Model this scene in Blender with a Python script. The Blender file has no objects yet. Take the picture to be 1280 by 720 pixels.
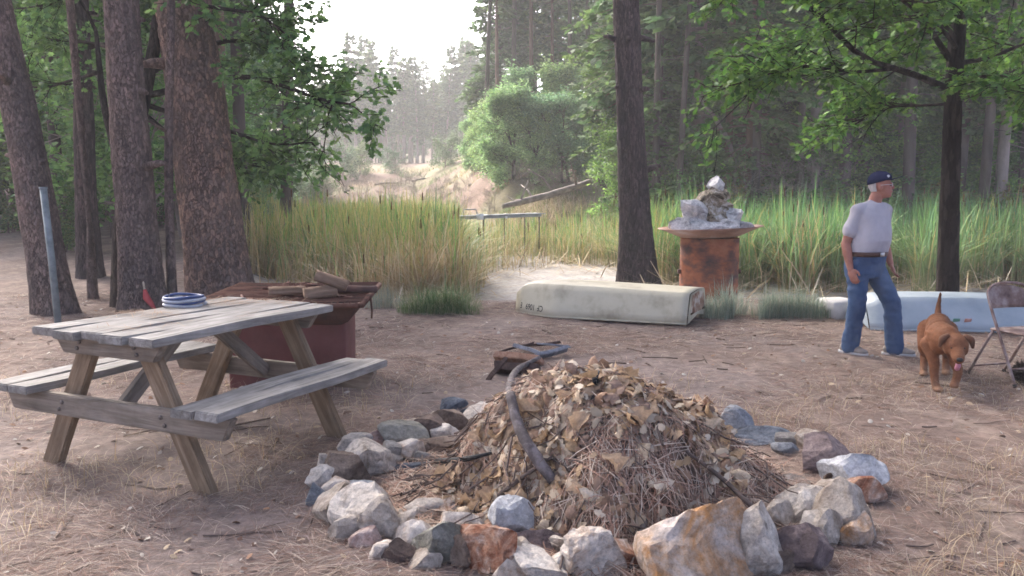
import bpy, bmesh, math, random
import numpy as np
from mathutils import Vector, Matrix, Euler

# ------------------------------------------------------------------ camera, sky, sun, exposure
SC = bpy.context.scene
COL = SC.collection
PI = math.pi
CAM_H, FPX, PITCH = 1.55, 1050.0, 0.113
cam_d = bpy.data.cameras.new('camera'); cam = bpy.data.objects.new('camera', cam_d); COL.objects.link(cam)
cam.location = (0, 0, CAM_H); cam.rotation_euler = (PI/2 - PITCH, 0, 0)
cam_d.sensor_width = 36; cam_d.lens = 36*FPX/1280; cam_d.clip_start = .05; cam_d.clip_end = 2000
SC.camera = cam
SUN_EL, SUN_AZ = math.radians(38), math.radians(-35)      # azimuth from +Y towards +X
world = bpy.data.worlds.new('World'); SC.world = world; world.use_nodes = True
wn = world.node_tree.nodes; wl = world.node_tree.links; wn.clear()
sky = wn.new('ShaderNodeTexSky'); sky.sky_type = 'NISHITA'; sky.sun_disc = False
sky.sun_elevation = SUN_EL; sky.sun_rotation = SUN_AZ
sky.air_density = .22; sky.dust_density = 4.0; sky.ozone_density = 1.0
bg = wn.new('ShaderNodeBackground'); bg.inputs['Strength'].default_value = .12
wo = wn.new('ShaderNodeOutputWorld'); wl.new(sky.outputs[0], bg.inputs[0]); wl.new(bg.outputs[0], wo.inputs[0])
sun_d = bpy.data.lights.new('sun', 'SUN'); sun_d.energy = 1.2; sun_d.angle = math.radians(25); sun_d.color = (1, .95, .88)
sun = bpy.data.objects.new('sun', sun_d); COL.objects.link(sun)
sd = Vector((math.sin(SUN_AZ)*math.cos(SUN_EL), math.cos(SUN_AZ)*math.cos(SUN_EL), math.sin(SUN_EL)))
sun.rotation_euler = sd.to_track_quat('Z', 'Y').to_euler(); sun.location = (0, 0, 40)
SC.view_settings.view_transform = 'Standard'; SC.view_settings.look = 'None'
SC.view_settings.gamma = 1; SC.view_settings.exposure = 2.95; SC.view_settings.use_curve_mapping = False
SC.cycles.max_bounces = 6; SC.cycles.volume_bounces = 1; SC.cycles.transparent_max_bounces = 6
SC.cycles.filter_width = 1.65

# ------------------------------------------------------------------ helpers
RNG = np.random.default_rng(7)
_c, _s = math.cos(PITCH), math.sin(PITCH)
def ray(u, v):
    a, b = (u-640)/FPX, (360-v)/FPX
    return np.array([a, _c + b*_s, -_s + b*_c])
def at_y(u, v, y):
    d = ray(u, v); t = y/d[1]
    return np.array([d[0]*t, y, CAM_H + d[2]*t])
def at_z(u, v, z):
    d = ray(u, v); t = (z-CAM_H)/d[2]
    return np.array([d[0]*t, d[1]*t, z])
def _hash(i, j, k, s):
    n = (i*73856093) ^ (j*19349663) ^ (k*83492791) ^ (s*2654435)
    n = (n ^ (n >> 13)) * 1274126177
    n = n & 0x7fffffff
    return ((n ^ (n >> 16)) & 0xffff)/65535.0
def vnoise(P, scale=1.0, seed=0):
    P = np.asarray(P, float)*scale
    if P.shape[-1] == 2: P = np.concatenate([P, np.zeros(P.shape[:-1]+(1,))], -1)
    I = np.floor(P).astype(np.int64); f = P - I; f = f*f*(3-2*f)
    r = 0
    for a in (0, 1):
        for b in (0, 1):
            for c in (0, 1):
                w = (f[..., 0] if a else 1-f[..., 0])*(f[..., 1] if b else 1-f[..., 1])*(f[..., 2] if c else 1-f[..., 2])
                r = r + w*_hash(I[..., 0]+a, I[..., 1]+b, I[..., 2]+c, seed)
    return r
def fbm(P, scale=1.0, seed=0, oct=4):
    r, a, t = 0, 1, 0
    for o in range(oct):
        r = r + a*vnoise(P, scale*2**o, seed+o*17); t += a; a *= .5
    return r/t
def sstep(a, b, x):
    t = np.clip((x-a)/(b-a), 0, 1); return t*t*(3-2*t)

def terrain(x, y):
    x = np.asarray(x, float); y = np.asarray(y, float)
    yy = np.maximum(y, 1.0); s = x/yy
    P = np.stack([x, y], -1)
    wob = (fbm(P, .12, 3, 3)-.5)
    left = 1 - sstep(-.36, -.27, s + wob*.05)                 # 1 on the forest floor left of the marsh
    yb = 52 - 19*sstep(-.13, .02, s) - 6.5*sstep(.10, .17, s) + wob*4
    marsh = -.42*sstep(11.6, 14.6, y + wob*1.5)
    t = np.maximum(y - yb, 0)
    slope = .22 + .24*sstep(-.12, .0, s)*(1-sstep(.11, .17, s)) - .06*sstep(.11, .17, s)
    bank = marsh + 4.3*(1-np.exp(-t*slope/4.3)) + .028*t + .3*np.maximum(y-178, 0) + .35*(fbm(P, .35, 9, 3)-.5)*sstep(0, 4, t)
    tl = np.maximum(y - 13, 0)
    lft = .035*tl + .07*np.maximum(y-26, 0) + .25*(fbm(P, .3, 5, 3)-.5)*sstep(9, 16, y)
    z = bank*(1-left) + lft*left
    return z + .05*(fbm(P, .5, 1, 3)-.5) + .014*(fbm(P, 4, 2, 2)-.5)
def hz(x, y): return float(terrain(np.array([x]), np.array([y]))[0])
def G(u, v):
    z = 0.0
    for i in range(12):
        p = at_z(u, v, z); z = .5*z + .5*hz(p[0], p[1])
    p = at_z(u, v, z); p[2] = hz(p[0], p[1]); return p

def tag(o, label=None, cat=None, group=None, kind=None):
    if label: o['label'] = label
    if cat: o['category'] = cat
    if group: o['group'] = group
    if kind: o['kind'] = kind
    return o
def link(name, me, mat=None, parent=None, loc=None, rot=None):
    o = bpy.data.objects.new(name, me); COL.objects.link(o)
    if mat is not None and me is not None:
        if not me.materials: me.materials.append(mat)
    if parent: o.parent = parent
    if loc is not None: o.location = loc
    if rot is not None: o.rotation_euler = rot
    return o
def empty(name, loc=(0, 0, 0), rz=0.0):
    o = bpy.data.objects.new(name, None); COL.objects.link(o); o.empty_display_size = .1
    o.location = loc; o.rotation_euler = (0, 0, rz); return o
def mesh_np(name, V, F, C=None, smooth=False):
    """V (N,3); F list of (M,k) arrays; C (N,3) colours"""
    if not isinstance(F, list): F = [F]
    V = np.asarray(V, np.float32)
    me = bpy.data.meshes.new(name)
    nl = sum(f.size for f in F); npoly = sum(len(f) for f in F)
    me.vertices.add(len(V)); me.vertices.foreach_set('co', V.ravel())
    me.loops.add(nl); me.polygons.add(npoly)
    me.loops.foreach_set('vertex_index', np.concatenate([f.ravel() for f in F]).astype(np.int32))
    ls, o = [], 0
    for f in F:
        ls.append(o + np.arange(len(f))*f.shape[1]); o += f.size
    me.polygons.foreach_set('loop_start', np.concatenate(ls).astype(np.int32))
    if smooth: me.polygons.foreach_set('use_smooth', np.ones(npoly, bool))
    if C is not None:
        C = np.asarray(C, np.float32)
        if C.shape[1] == 3: C = np.concatenate([C, np.ones((len(C), 1), np.float32)], 1)
        at = me.color_attributes.new('Col', 'FLOAT_COLOR', 'POINT'); at.data.foreach_set('color', C.ravel())
    me.update(calc_edges=True)
    return me
class MB:
    """collects arrays into one mesh"""
    def __init__(s): s.V = []; s.F = {}; s.C = []; s.n = 0
    def add(s, V, F, C=None):
        V = np.asarray(V, float); s.V.append(V)
        for f in (F if isinstance(F, list) else [F]):
            s.F.setdefault(f.shape[1], []).append(f + s.n)
        if C is not None:
            C = np.asarray(C, float)
            if C.ndim == 1: C = np.tile(C, (len(V), 1))
            s.C.append(C)
        s.n += len(V); return s
    def mesh(s, name, smooth=False):
        return mesh_np(name, np.concatenate(s.V), [np.concatenate(v) for v in s.F.values()], np.concatenate(s.C) if s.C else None, smooth)
    def build(s, name, mat, parent=None, smooth=False, loc=None, rot=None):
        return link(name, s.mesh(name, smooth), mat, parent, loc, rot)
    def box(s, c, d, rot=None, C=None, jit=0):
        c = np.asarray(c, float); d = np.asarray(d, float)/2
        V = np.array([[x, y, z] for x in (-1, 1) for y in (-1, 1) for z in (-1, 1)], float)*d
        if jit: V += RNG.normal(0, jit, V.shape)
        if rot is not None: V = V @ np.array(Euler(rot).to_matrix()).T
        F = np.array([[0, 1, 3, 2], [4, 6, 7, 5], [0, 4, 5, 1], [2, 3, 7, 6], [0, 2, 6, 4], [1, 5, 7, 3]])
        return s.add(V+c, F, C)
    def tube(s, pts, rad, n=8, C=None, cap=True):
        V, F = tube(pts, rad, n, cap); return s.add(V, F, C)
def frames(pts):
    pts = np.asarray(pts, float); T = np.gradient(pts, axis=0)
    T /= np.linalg.norm(T, axis=1)[:, None] + 1e-12
    ref = np.array([0, 0, 1.0]) if abs(T[0][2]) < .9 else np.array([1.0, 0, 0])
    N = []
    n = ref - T[0]*ref.dot(T[0]); n /= np.linalg.norm(n)
    for t in T:
        n = n - t*n.dot(t); n /= np.linalg.norm(n) + 1e-12; N.append(n)
    N = np.array(N); return T, N, np.cross(T, N)
def tube(pts, rad, n=8, cap=True):
    pts = np.asarray(pts, float); m = len(pts); rad = np.broadcast_to(np.asarray(rad, float), (m,))
    T, N, B = frames(pts); a = np.arange(n)*2*PI/n
    V = pts[:, None] + rad[:, None, None]*(np.cos(a)[None, :, None]*N[:, None] + np.sin(a)[None, :, None]*B[:, None])
    V = V.reshape(-1, 3)
    i = np.arange(m-1)[:, None]*n; j = np.arange(n)[None]; k = (j+1) % n
    F = [np.stack([i+j, i+k, i+n+k, i+n+j], -1).reshape(-1, 4)]
    if cap:
        V = np.concatenate([V, pts[:1], pts[-1:]]); c0, c1 = m*n, m*n+1; j = np.arange(n); k = (j+1) % n
        F.append(np.concatenate([np.stack([k, j, np.full(n, c0)], -1), np.stack([(m-1)*n+j, (m-1)*n+k, np.full(n, c1)], -1)]))
    return V, F
def smooth_path(P, n):
    P = np.asarray(P, float); m = len(P)
    t = np.linspace(0, m-1, n); i = np.clip(np.floor(t).astype(int), 0, m-2); f = (t-i)[:, None]
    Q = np.concatenate([[2*P[0]-P[1]], P, [2*P[-1]-P[-2]]]); a, b, c, d = Q[i], Q[i+1], Q[i+2], Q[i+3]
    return .5*((2*b) + (-a+c)*f + (2*a-5*b+4*c-d)*f**2 + (-a+3*b-3*c+d)*f**3)
def scatter(TV, TF, pos, X, Z, size, C=None):
    """copies of a template; X local x axis, Z approx local normal"""
    TV = np.asarray(TV, float); k = len(TV); N = len(pos)
    X = X/(np.linalg.norm(X, axis=1)[:, None]+1e-9); Y = np.cross(Z, X); Y /= np.linalg.norm(Y, axis=1)[:, None]+1e-9
    Z = np.cross(X, Y); size = np.broadcast_to(np.asarray(size, float), (N,))
    V = pos[:, None] + size[:, None, None]*(TV[None, :, 0, None]*X[:, None]+TV[None, :, 1, None]*Y[:, None]+TV[None, :, 2, None]*Z[:, None])
    F = [(f[None] + (np.arange(N)*k)[:, None, None]).reshape(-1, f.shape[1]) for f in (TF if isinstance(TF, list) else [TF])]
    Cc = None if C is None else np.repeat(C, k, 0)
    return V.reshape(-1, 3), F, Cc
def rdir(n, r=RNG):
    v = r.normal(size=(n, 3)); return v/np.linalg.norm(v, axis=1)[:, None]
RHOMB = (np.array([[0, 0, 0], [.45, -.27, .06], [1, 0, 0], [.5, .27, .06]]), np.array([[0, 1, 2, 3]]))
_half = [(0, 0), (.12, .06), (.22, .22), (.34, .13), (.46, .36), (.6, .17), (.74, .30), (.84, .1), (1, 0)]
OAK = (np.array([[x, y, .12*abs(y) - .12*x*x] for x, y in _half] + [[x, -y, .12*abs(y) - .12*x*x] for x, y in _half[1:-1]]),
       [np.array([[0, 1, 2, 3], [0, 3, 5, 8], [3, 4, 5, 3][:4], [5, 6, 7, 8]])[[0, 1, 3]], np.array([[3, 4, 5]]),
        np.array([[11, 10, 9, 0], [8, 13, 11, 0], [8, 15, 14, 13]]), np.array([[13, 12, 11]])])

# ------------------------------------------------------------------ materials
def nmat(name):
    m = bpy.data.materials.new(name); m.use_nodes = True; n = m.node_tree.nodes; l = m.node_tree.links
    return m, n, l, n['Principled BSDF']
def ramp(n, l, fac, stops):
    r = n.new('ShaderNodeValToRGB'); e = r.color_ramp.elements
    while len(e) < len(stops): e.new(.5)
    for x, (p, c) in zip(e, stops): x.position = p; x.color = (*c, 1) if len(c) == 3 else c
    l.new(fac, r.inputs[0]); return r.outputs[0]
def coords(n, l, sc=(1, 1, 1), rnd=True, kind='Object'):
    tc = n.new('ShaderNodeTexCoord'); mp = n.new('ShaderNodeMapping'); mp.inputs['Scale'].default_value = sc
    l.new(tc.outputs[kind], mp.inputs[0])
    if rnd:
        oi = n.new('ShaderNodeObjectInfo'); mu = n.new('ShaderNodeMath'); mu.operation = 'MULTIPLY'; mu.inputs[1].default_value = 37
        l.new(oi.outputs['Random'], mu.inputs[0]); l.new(mu.outputs[0], mp.inputs['Location'])
    return mp.outputs[0]
def noise(n, l, vec, scale, detail=6, rough=.6, dist=0):
    t = n.new('ShaderNodeTexNoise'); t.inputs['Scale'].default_value = scale; t.inputs['Detail'].default_value = detail
    t.inputs['Roughness'].default_value = rough; t.inputs['Distortion'].default_value = dist
    l.new(vec, t.inputs['Vector']); return t.outputs['Fac']
def bump(n, l, b, h, strength, dist):
    k = n.new('ShaderNodeBump'); k.inputs['Strength'].default_value = strength; k.inputs['Distance'].default_value = dist
    l.new(h, k.inputs['Height']); l.new(k.outputs[0], b.inputs['Normal'])
def mixc(n, l, fac, a, b, mode='MIX'):
    m = n.new('ShaderNodeMix'); m.data_type = 'RGBA'; m.blend_type = mode
    for s, v in ((m.inputs['Factor'], fac), (m.inputs['A'], a), (m.inputs['B'], b)):
        if isinstance(v, (int, float)): s.default_value = v
        elif isinstance(v, tuple): s.default_value = (*v, 1)
        else: l.new(v, s)
    return m.outputs['Result']
def pm(name, cols, scale=4, rough=.8, bmp=.3, bdist=.01, bscale=None, sc=(1, 1, 1), spread=.18, dist=0.0, spec=.3, metal=0):
    """noise-mottled surface with a fine bump"""
    m, n, l, b = nmat(name); v = coords(n, l, sc)
    k = len(cols); f = noise(n, l, v, scale, 7, .62, dist)
    st = [(.5 + spread*(2*i/(k-1)-1), c) for i, c in enumerate(cols)] if k > 1 else [(0, cols[0]), (1, cols[0])]
    l.new(ramp(n, l, f, st), b.inputs['Base Color'])
    b.inputs['Roughness'].default_value = rough; b.inputs['Specular IOR Level'].default_value = spec; b.inputs['Metallic'].default_value = metal
    if bmp: bump(n, l, b, noise(n, l, v, bscale or scale*5, 8, .7), bmp, bdist)
    return m
def leafmat(name, tint=(1, 1, 1), trans=.35, rough=.55, nz=.5, vary=False):
    """vertex-coloured leaves that let light through"""
    m, n, l, b = nmat(name); v = coords(n, l)
    a = n.new('ShaderNodeAttribute'); a.attribute_name = 'Col'
    c = mixc(n, l, 1.0, a.outputs['Color'], tint, 'MULTIPLY')
    g = ramp(n, l, noise(n, l, v, 9, 4), [(.3, (1-nz*.6,)*3), (.7, (1+nz*.5,)*3)])
    c = mixc(n, l, 1.0, c, g, 'MULTIPLY')
    if vary:
        oi = n.new('ShaderNodeObjectInfo'); c = mixc(n, l, 1.0, c, ramp(n, l, oi.outputs['Random'], [(0, (.85, .95, 1.0)), (.35, (1.0, 1.05, .9)), (.6, (1.25, 1.2, .95)), (.8, (.85, 1.0, .9)), (1, (1.15, 1.2, 1.2))]), 'MULTIPLY')
    l.new(c, b.inputs['Base Color']); b.inputs['Roughness'].default_value = rough; b.inputs['Specular IOR Level'].default_value = .25
    tr = n.new('ShaderNodeBsdfTranslucent'); l.new(c, tr.inputs[0]); ms = n.new('ShaderNodeMixShader'); ms.inputs[0].default_value = trans
    l.new(b.outputs[0], ms.inputs[1]); l.new(tr.outputs[0], ms.inputs[2]); l.new(ms.outputs[0], n['Material Output'].inputs['Surface'])
    return m
def attrmat(name, rough=.9, nz=.4, nscale=14, bmp=.4, bscale=60, bdist=.01):
    m, n, l, b = nmat(name); v = coords(n, l, rnd=False)
    a = n.new('ShaderNodeAttribute'); a.attribute_name = 'Col'
    g = ramp(n, l, noise(n, l, v, nscale, 9, .75), [(.32, (1-nz,)*3), (.68, (1+nz,)*3)])
    l.new(mixc(n, l, 1.0, a.outputs['Color'], g, 'MULTIPLY'), b.inputs['Base Color'])
    b.inputs['Roughness'].default_value = rough; b.inputs['Specular IOR Level'].default_value = .15
    if bmp: bump(n, l, b, noise(n, l, v, bscale, 8, .75), bmp, bdist)
    return m
def barkmat(name, crack, plate, plate2, scale=7, zs=.28, bdist=.03):
    m, n, l, b = nmat(name); v = coords(n, l, (1, 1, zs))
    nz = n.new('ShaderNodeTexNoise'); nz.inputs['Scale'].default_value = 11; nz.inputs['Detail'].default_value = 8; nz.inputs['Roughness'].default_value = .7; l.new(v, nz.inputs['Vector'])
    ad = n.new('ShaderNodeVectorMath'); ad.operation = 'MULTIPLY_ADD'; ad.inputs[1].default_value = (.16, .16, .16)
    l.new(nz.outputs['Color'], ad.inputs[0]); l.new(v, ad.inputs[2])
    vc = n.new('ShaderNodeTexVoronoi'); vc.inputs['Scale'].default_value = scale; l.new(ad.outputs[0], vc.inputs['Vector'])
    vo = n.new('ShaderNodeTexVoronoi'); vo.feature = 'DISTANCE_TO_EDGE'; vo.inputs['Scale'].default_value = scale; l.new(ad.outputs[0], vo.inputs['Vector'])
    e = ramp(n, l, vo.outputs['Distance'], [(.0, (0,)*3), (.10, (1,)*3)])
    f2 = noise(n, l, v, 30, 10, .78)
    sx = n.new('ShaderNodeSeparateColor'); l.new(vc.outputs['Color'], sx.inputs[0])
    pc = ramp(n, l, sx.outputs[0], [(.15, tuple(x*.75 for x in plate)), (.5, plate), (.85, plate2)])
    pc = mixc(n, l, 1.0, pc, ramp(n, l, f2, [(.3, (.6,)*3), (.7, (1.35,)*3)]), 'MULTIPLY')
    pc = mixc(n, l, 1.0, pc, ramp(n, l, noise(n, l, v, 1.6, 4, .6), [(.32, (.68, .70, .74)), (.66, (1.3, 1.2, 1.14))]), 'MULTIPLY')
    brk = ramp(n, l, noise(n, l, v, 3, 6, .7), [(.35, (.35,)*3), (.6, (1,)*3)])
    e2 = mixc(n, l, brk, (1, 1, 1), e)
    l.new(mixc(n, l, e2, crack, pc), b.inputs['Base Color'])
    b.inputs['Roughness'].default_value = .95; b.inputs['Specular IOR Level'].default_value = .1
    ma = n.new('ShaderNodeMath'); ma.operation = 'MULTIPLY_ADD'; ma.inputs[1].default_value = .8
    l.new(f2, ma.inputs[0]); l.new(e2, ma.inputs[2]); bump(n, l, b, ma.outputs[0], 1.0, bdist)
    return m
def woodmat(name, cols, along='y', scale=6, rough=.85, bdist=.003):
    s = {'x': (.12, 1.6, 1.6), 'y': (1.6, .12, 1.6), 'z': (1.6, 1.6, .12)}[along]
    m, n, l, b = nmat(name); v = coords(n, l, s)
    f = noise(n, l, v, scale*3, 8, .7, .6); k = len(cols)
    c = ramp(n, l, f, [(.3 + .4*i/(k-1), q) for i, q in enumerate(cols)])
    v2 = coords(n, l, (1, 1, 1)); c = mixc(n, l, 1.0, c, ramp(n, l, noise(n, l, v2, 5, 5), [(.3, (.75,)*3), (.7, (1.2,)*3)]), 'MULTIPLY')
    l.new(c, b.inputs['Base Color']); b.inputs['Roughness'].default_value = rough; b.inputs['Specular IOR Level'].default_value = .2
    bump(n, l, b, f, .6, bdist); return m

M = {}
M['ground'] = attrmat('ground', .95, .45, 9, .7, 45, .02)
M['litter'] = attrmat('litter', .8, .15, 14, 0)
M['leaf'] = leafmat('leaf', trans=.42)
M['far_leaf'] = leafmat('far_leaf', (1.2, 1.22, 1.2), trans=.35, rough=.7, vary=True)
M['dry_leaf'] = leafmat('dry_leaf', trans=.2, rough=.7, nz=.35)
M['blade'] = leafmat('blade', trans=.3, rough=.6, nz=.2)
M['bark_pine'] = barkmat('bark_pine', (.11, .08, .07), (.26, .19, .16), (.35, .235, .18), 22, .5, .025)
M['bark_grey'] = barkmat('bark_grey', (.09, .07, .064), (.185, .145, .13), (.24, .18, .16), 27, .45, .02)
M['bark_dark'] = barkmat('bark_dark', (.03, .024, .025), (.09, .072, .074), (.125, .096, .096), 30, .22, .025)
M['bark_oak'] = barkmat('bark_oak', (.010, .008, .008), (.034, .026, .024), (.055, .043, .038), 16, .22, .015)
M['bark_far'] = pm('bark_far', [(.05, .038, .034), (.13, .10, .09)], 2.5, .95, .6, .03, sc=(1, 1, .3))
M['bark_pale'] = pm('bark_pale', [(.16, .125, .11), (.34, .28, .25)], 2.5, .95, .5, .03, sc=(1, 1, .3))
M['bark_red'] = pm('bark_red', [(.10, .055, .04), (.2, .12, .09)], 2.5, .95, .5, .03, sc=(1, 1, .3))
M['dead'] = pm('dead', [(.13, .105, .095), (.32, .28, .25)], 4, .9, .5, .02)
M['twig'] = pm('twig', [(.07, .05, .042), (.16, .12, .10)], 9, .9, .4, .01)

# ------------------------------------------------------------------ ground
def make_ground():
    n = 360
    t = np.linspace(-1, 1, n); xs = 6*np.sinh(t*3.75)*.62
    q = np.linspace(0, 1, n); ys = -12 + 17*q + 3*np.sinh(q*5.15)*.85
    X, Y = np.meshgrid(xs, ys); Z = terrain(X, Y); P = np.stack([X, Y], -1)
    V = np.stack([X, Y, Z], -1).reshape(-1, 3)
    i = np.arange(n-1)[:, None]*n + np.arange(n-1)[None]; F = np.stack([i, i+1, i+n+1, i+n], -1).reshape(-1, 4)
    s = X/np.maximum(Y, 1); wob = fbm(P, .12, 3, 3)-.5
    a, b, c = fbm(P, .7, 21, 5)[..., None], fbm(P, 2.3, 31, 5)[..., None], fbm(P, 7, 41, 4)[..., None]
    duff = np.array([.135, .094, .076])*(1-a) + np.array([.235, .178, .148])*a
    duff = duff*(.7+.6*b); duff = duff + (c > .60)*np.array([.05, .045, .035])
    grey = sstep(.52, .66, fbm(P, .45, 51, 4))[..., None]; duff = duff*(1-.55*grey) + np.array([.205, .17, .158])*.55*grey
    mud = np.array([.36, .34, .32])*(.75+.5*b)
    dirt = np.array([.16, .108, .083])*(.7+.6*a)*(.8+.4*b)
    grass = sstep(.5, .62, fbm(P, .22, 61, 4))[..., None]; dirt = dirt*(1-.5*grass) + np.array([.16, .17, .08])*.5*grass
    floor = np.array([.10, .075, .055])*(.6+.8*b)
    left = (1 - sstep(-.36, -.27, s + wob*.05))
    mm = (sstep(12.2, 13.6, Y + wob*1.5 + (c[..., 0]-.5)*1.5)*(1-left))[..., None]
    yb = 52 - 19*sstep(-.13, .02, s) - 6.5*sstep(.10, .17, s) + wob*4
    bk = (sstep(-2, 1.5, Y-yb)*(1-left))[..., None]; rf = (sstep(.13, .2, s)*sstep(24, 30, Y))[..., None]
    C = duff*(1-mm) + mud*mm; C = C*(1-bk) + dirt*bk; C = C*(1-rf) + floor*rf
    C = np.clip(C, .01, .8)
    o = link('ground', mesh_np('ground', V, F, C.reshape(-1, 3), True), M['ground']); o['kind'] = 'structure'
make_ground()

# ------------------------------------------------------------------ trees
def ring_trunk(path, rad, nseg, nring, seed, amp=.06, flare=.0):
    """trunk with fluted, uneven bark"""
    P = smooth_path(path, nring); r = np.interp(np.linspace(0, 1, nring), np.linspace(0, 1, len(rad)), rad)
    T, N, B = frames(P); a = np.arange(nseg)*2*PI/nseg
    D = np.cos(a)[None, :, None]*N[:, None] + np.sin(a)[None, :, None]*B[:, None]
    hgt = np.concatenate([[0], np.cumsum(np.linalg.norm(np.diff(P, axis=0), axis=1))])
    Q = np.stack([np.cos(a)[None]*r[:, None], np.sin(a)[None]*r[:, None], np.repeat(hgt[:, None], nseg, 1)], -1)
    dn = (fbm(Q*np.array([1, 1, .25]), 9, seed, 3)-.5)*2*amp*1.4*r.mean() + (fbm(Q*np.array([1, 1, .12]), 3, seed+5, 2)-.5)*amp*3*r.mean()
    pl = np.abs(fbm(Q*np.array([1, 1, .3]), 16, seed+9, 2)-.5)*2; dn = dn - (pl < .12)*.012*np.minimum(r[:, None]/.3, 1.2)
    fl = flare*np.exp(-hgt/.35)[:, None]*(1+.8*np.cos(5*a+seed)[None]*.6)
    R = r[:, None]*(1+fl) + dn
    V = (P[:, None] + R[..., None]*D).reshape(-1, 3)
    i = np.arange(nring-1)[:, None]*nseg; j = np.arange(nseg)[None]; k = (j+1) % nseg
    return V, np.stack([i+j, i+k, i+nseg+k, i+nseg+j], -1).reshape(-1, 4)

class Tree:
    def __init__(s, seed): s.r = np.random.default_rng(seed); s.wood = MB(); s.tw = []
    def limb(s, pts, r0, r1, n=7, k=10):
        P = smooth_path(pts, k); s.wood.tube(P, np.linspace(r0, r1, k), n); return P
    def sub(s, p, d, L, r, depth, up=.25, nch=(4, 6), spread=.8, jit=.22, minr=.004):
        k = 6 if depth else 4; P = [p]; d = d/np.linalg.norm(d)
        for i in range(k-1):
            d = d + s.r.normal(0, jit, 3)*.6; d[2] += up*.12; d = d/np.linalg.norm(d); P.append(P[-1]+d*L/(k-1))
        P = np.array(P); s.wood.tube(P, np.linspace(r, max(r*.4, minr), k), 5 if r > .02 else 4, cap=False)
        if depth == 0: s.tw.append(P); return
        for c in range(s.r.integers(*nch)):
            t = s.r.uniform(.25, 1); x = t*(k-1); i = min(int(x), k-2); q = P[i]+(P[i+1]-P[i])*(x-i)
            dd = P[i+1]-P[i]; dd /= np.linalg.norm(dd); e = s.r.normal(0, 1, 3); e -= dd*e.dot(dd); e /= np.linalg.norm(e); e[2] *= .6
            s.sub(q, dd*(1-.35*spread)+e*spread, L*s.r.uniform(.45, .7), max(r*.5, minr), depth-1, up, nch, spread, jit, minr)
    def leaves(s, n, size, tmpl, cols, flat=.6, off=.08, droop=.2, rag=0):
        P = np.concatenate([t[1:] for t in s.tw]); D = np.concatenate([np.diff(t, axis=0) for t in s.tw])
        i = s.r.integers(0, len(P), n); pos = P[i] - D[i]*s.r.uniform(0, 1, (n, 1)) + s.r.normal(0, off, (n, 3))
        X = rdir(n, s.r) + D[i]/(np.linalg.norm(D[i], axis=1)[:, None]+1e-9)*.7; X[:, 2] = X[:, 2]*.5 - droop
        Z = rdir(n, s.r)*(1-flat); Z[:, 2] += flat
        c = np.asarray(cols)[s.r.integers(0, len(cols), n)]*s.r.uniform(.7, 1.3, (n, 1))
        cl = fbm(pos, 1.1, 77, 2)[:, None]; c = c*(.6+.8*cl)
        if rag: kp = fbm(pos, rag, 79, 3) > .46; pos, X, Z, c = pos[kp], X[kp], Z[kp], c[kp]; n = len(pos)
        return scatter(tmpl[0], tmpl[1], pos, X, Z, size*s.r.uniform(.7, 1.25, n), c)

GREENS = [(.085, .165, .035), (.06, .13, .03), (.11, .19, .04), (.055, .11, .04)]
def finish_tree(name, t, leafarr, bark, leafm, label, cat='tree', group=None, loc=(0, 0, 0), trunk=None):
    root = empty(name, loc); tag(root, label, cat, group)
    wood = t.wood.mesh('trunk', True) if t.wood.V else None
    link('trunk', wood, M[bark], root)
    if leafarr is not None:
        mb = MB()
        for la in leafarr: mb.add(la[0], la[1], la[2])
        link('crown', mb.mesh('crown'), M[leafm], root)
    return root

# ---- near pines (crowns stand above the frame)
def conifer_crown(r, H, z0, R, nb, per, size, cols, axis, droop=.25, ragged=.35, wood=None):
    pos, X, cc = [], [], []
    for b in range(nb):
        f = r.uniform(0, 1)**.85; z = z0+(H-z0)*f; L = R*(1-f)**.75*r.uniform(1-ragged, 1.1)+.25
        if f < .18: L *= .45+3*f
        az = r.uniform(0, 2*PI); d = np.array([math.cos(az), math.sin(az), r.uniform(-.25, .15)+.35*f])
        p0 = axis(z)
        k = 7; t = np.linspace(0, 1, k)[:, None]; P = p0 + d*L*t + np.array([0, 0, -1])*droop*L*t**2
        if wood is not None: wood.tube(P, np.linspace(.035*L/R+.012, .006, k), 4, cap=False)
        m = max(4, int(per*L/R)); tt = r.uniform(.18, 1.02, m); q = p0 + d*L*tt[:, None] + np.array([0, 0, -1])*droop*L*tt[:, None]**2
        side = np.cross(d, [0, 0, 1]); w = r.normal(0, .16, m)*L*(1.05-.6*tt)
        q = q + side*w[:, None] + r.normal(0, .05*L/2, (m, 3)); q[:, 2] -= np.abs(w)*.25
        x = d[None]*.7 + side*np.sign(w)[:, None]*.8 + r.normal(0, .35, (m, 3)); x[:, 2] -= .25
        pos.append(q); X.append(x); cc.append(np.asarray(cols)[r.integers(0, len(cols), m)]*r.uniform(.6, 1.25, (m, 1))*(.8+.3*r.uniform()))
    pos, X, cc = np.concatenate(pos), np.concatenate(X), np.concatenate(cc); n = len(pos)
    Z = rdir(n, r)*.6; Z[:, 2] += .7
    return scatter(RHOMB[0], RHOMB[1], pos, X, Z, size*r.uniform(.6, 1.3, n), cc)

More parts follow.
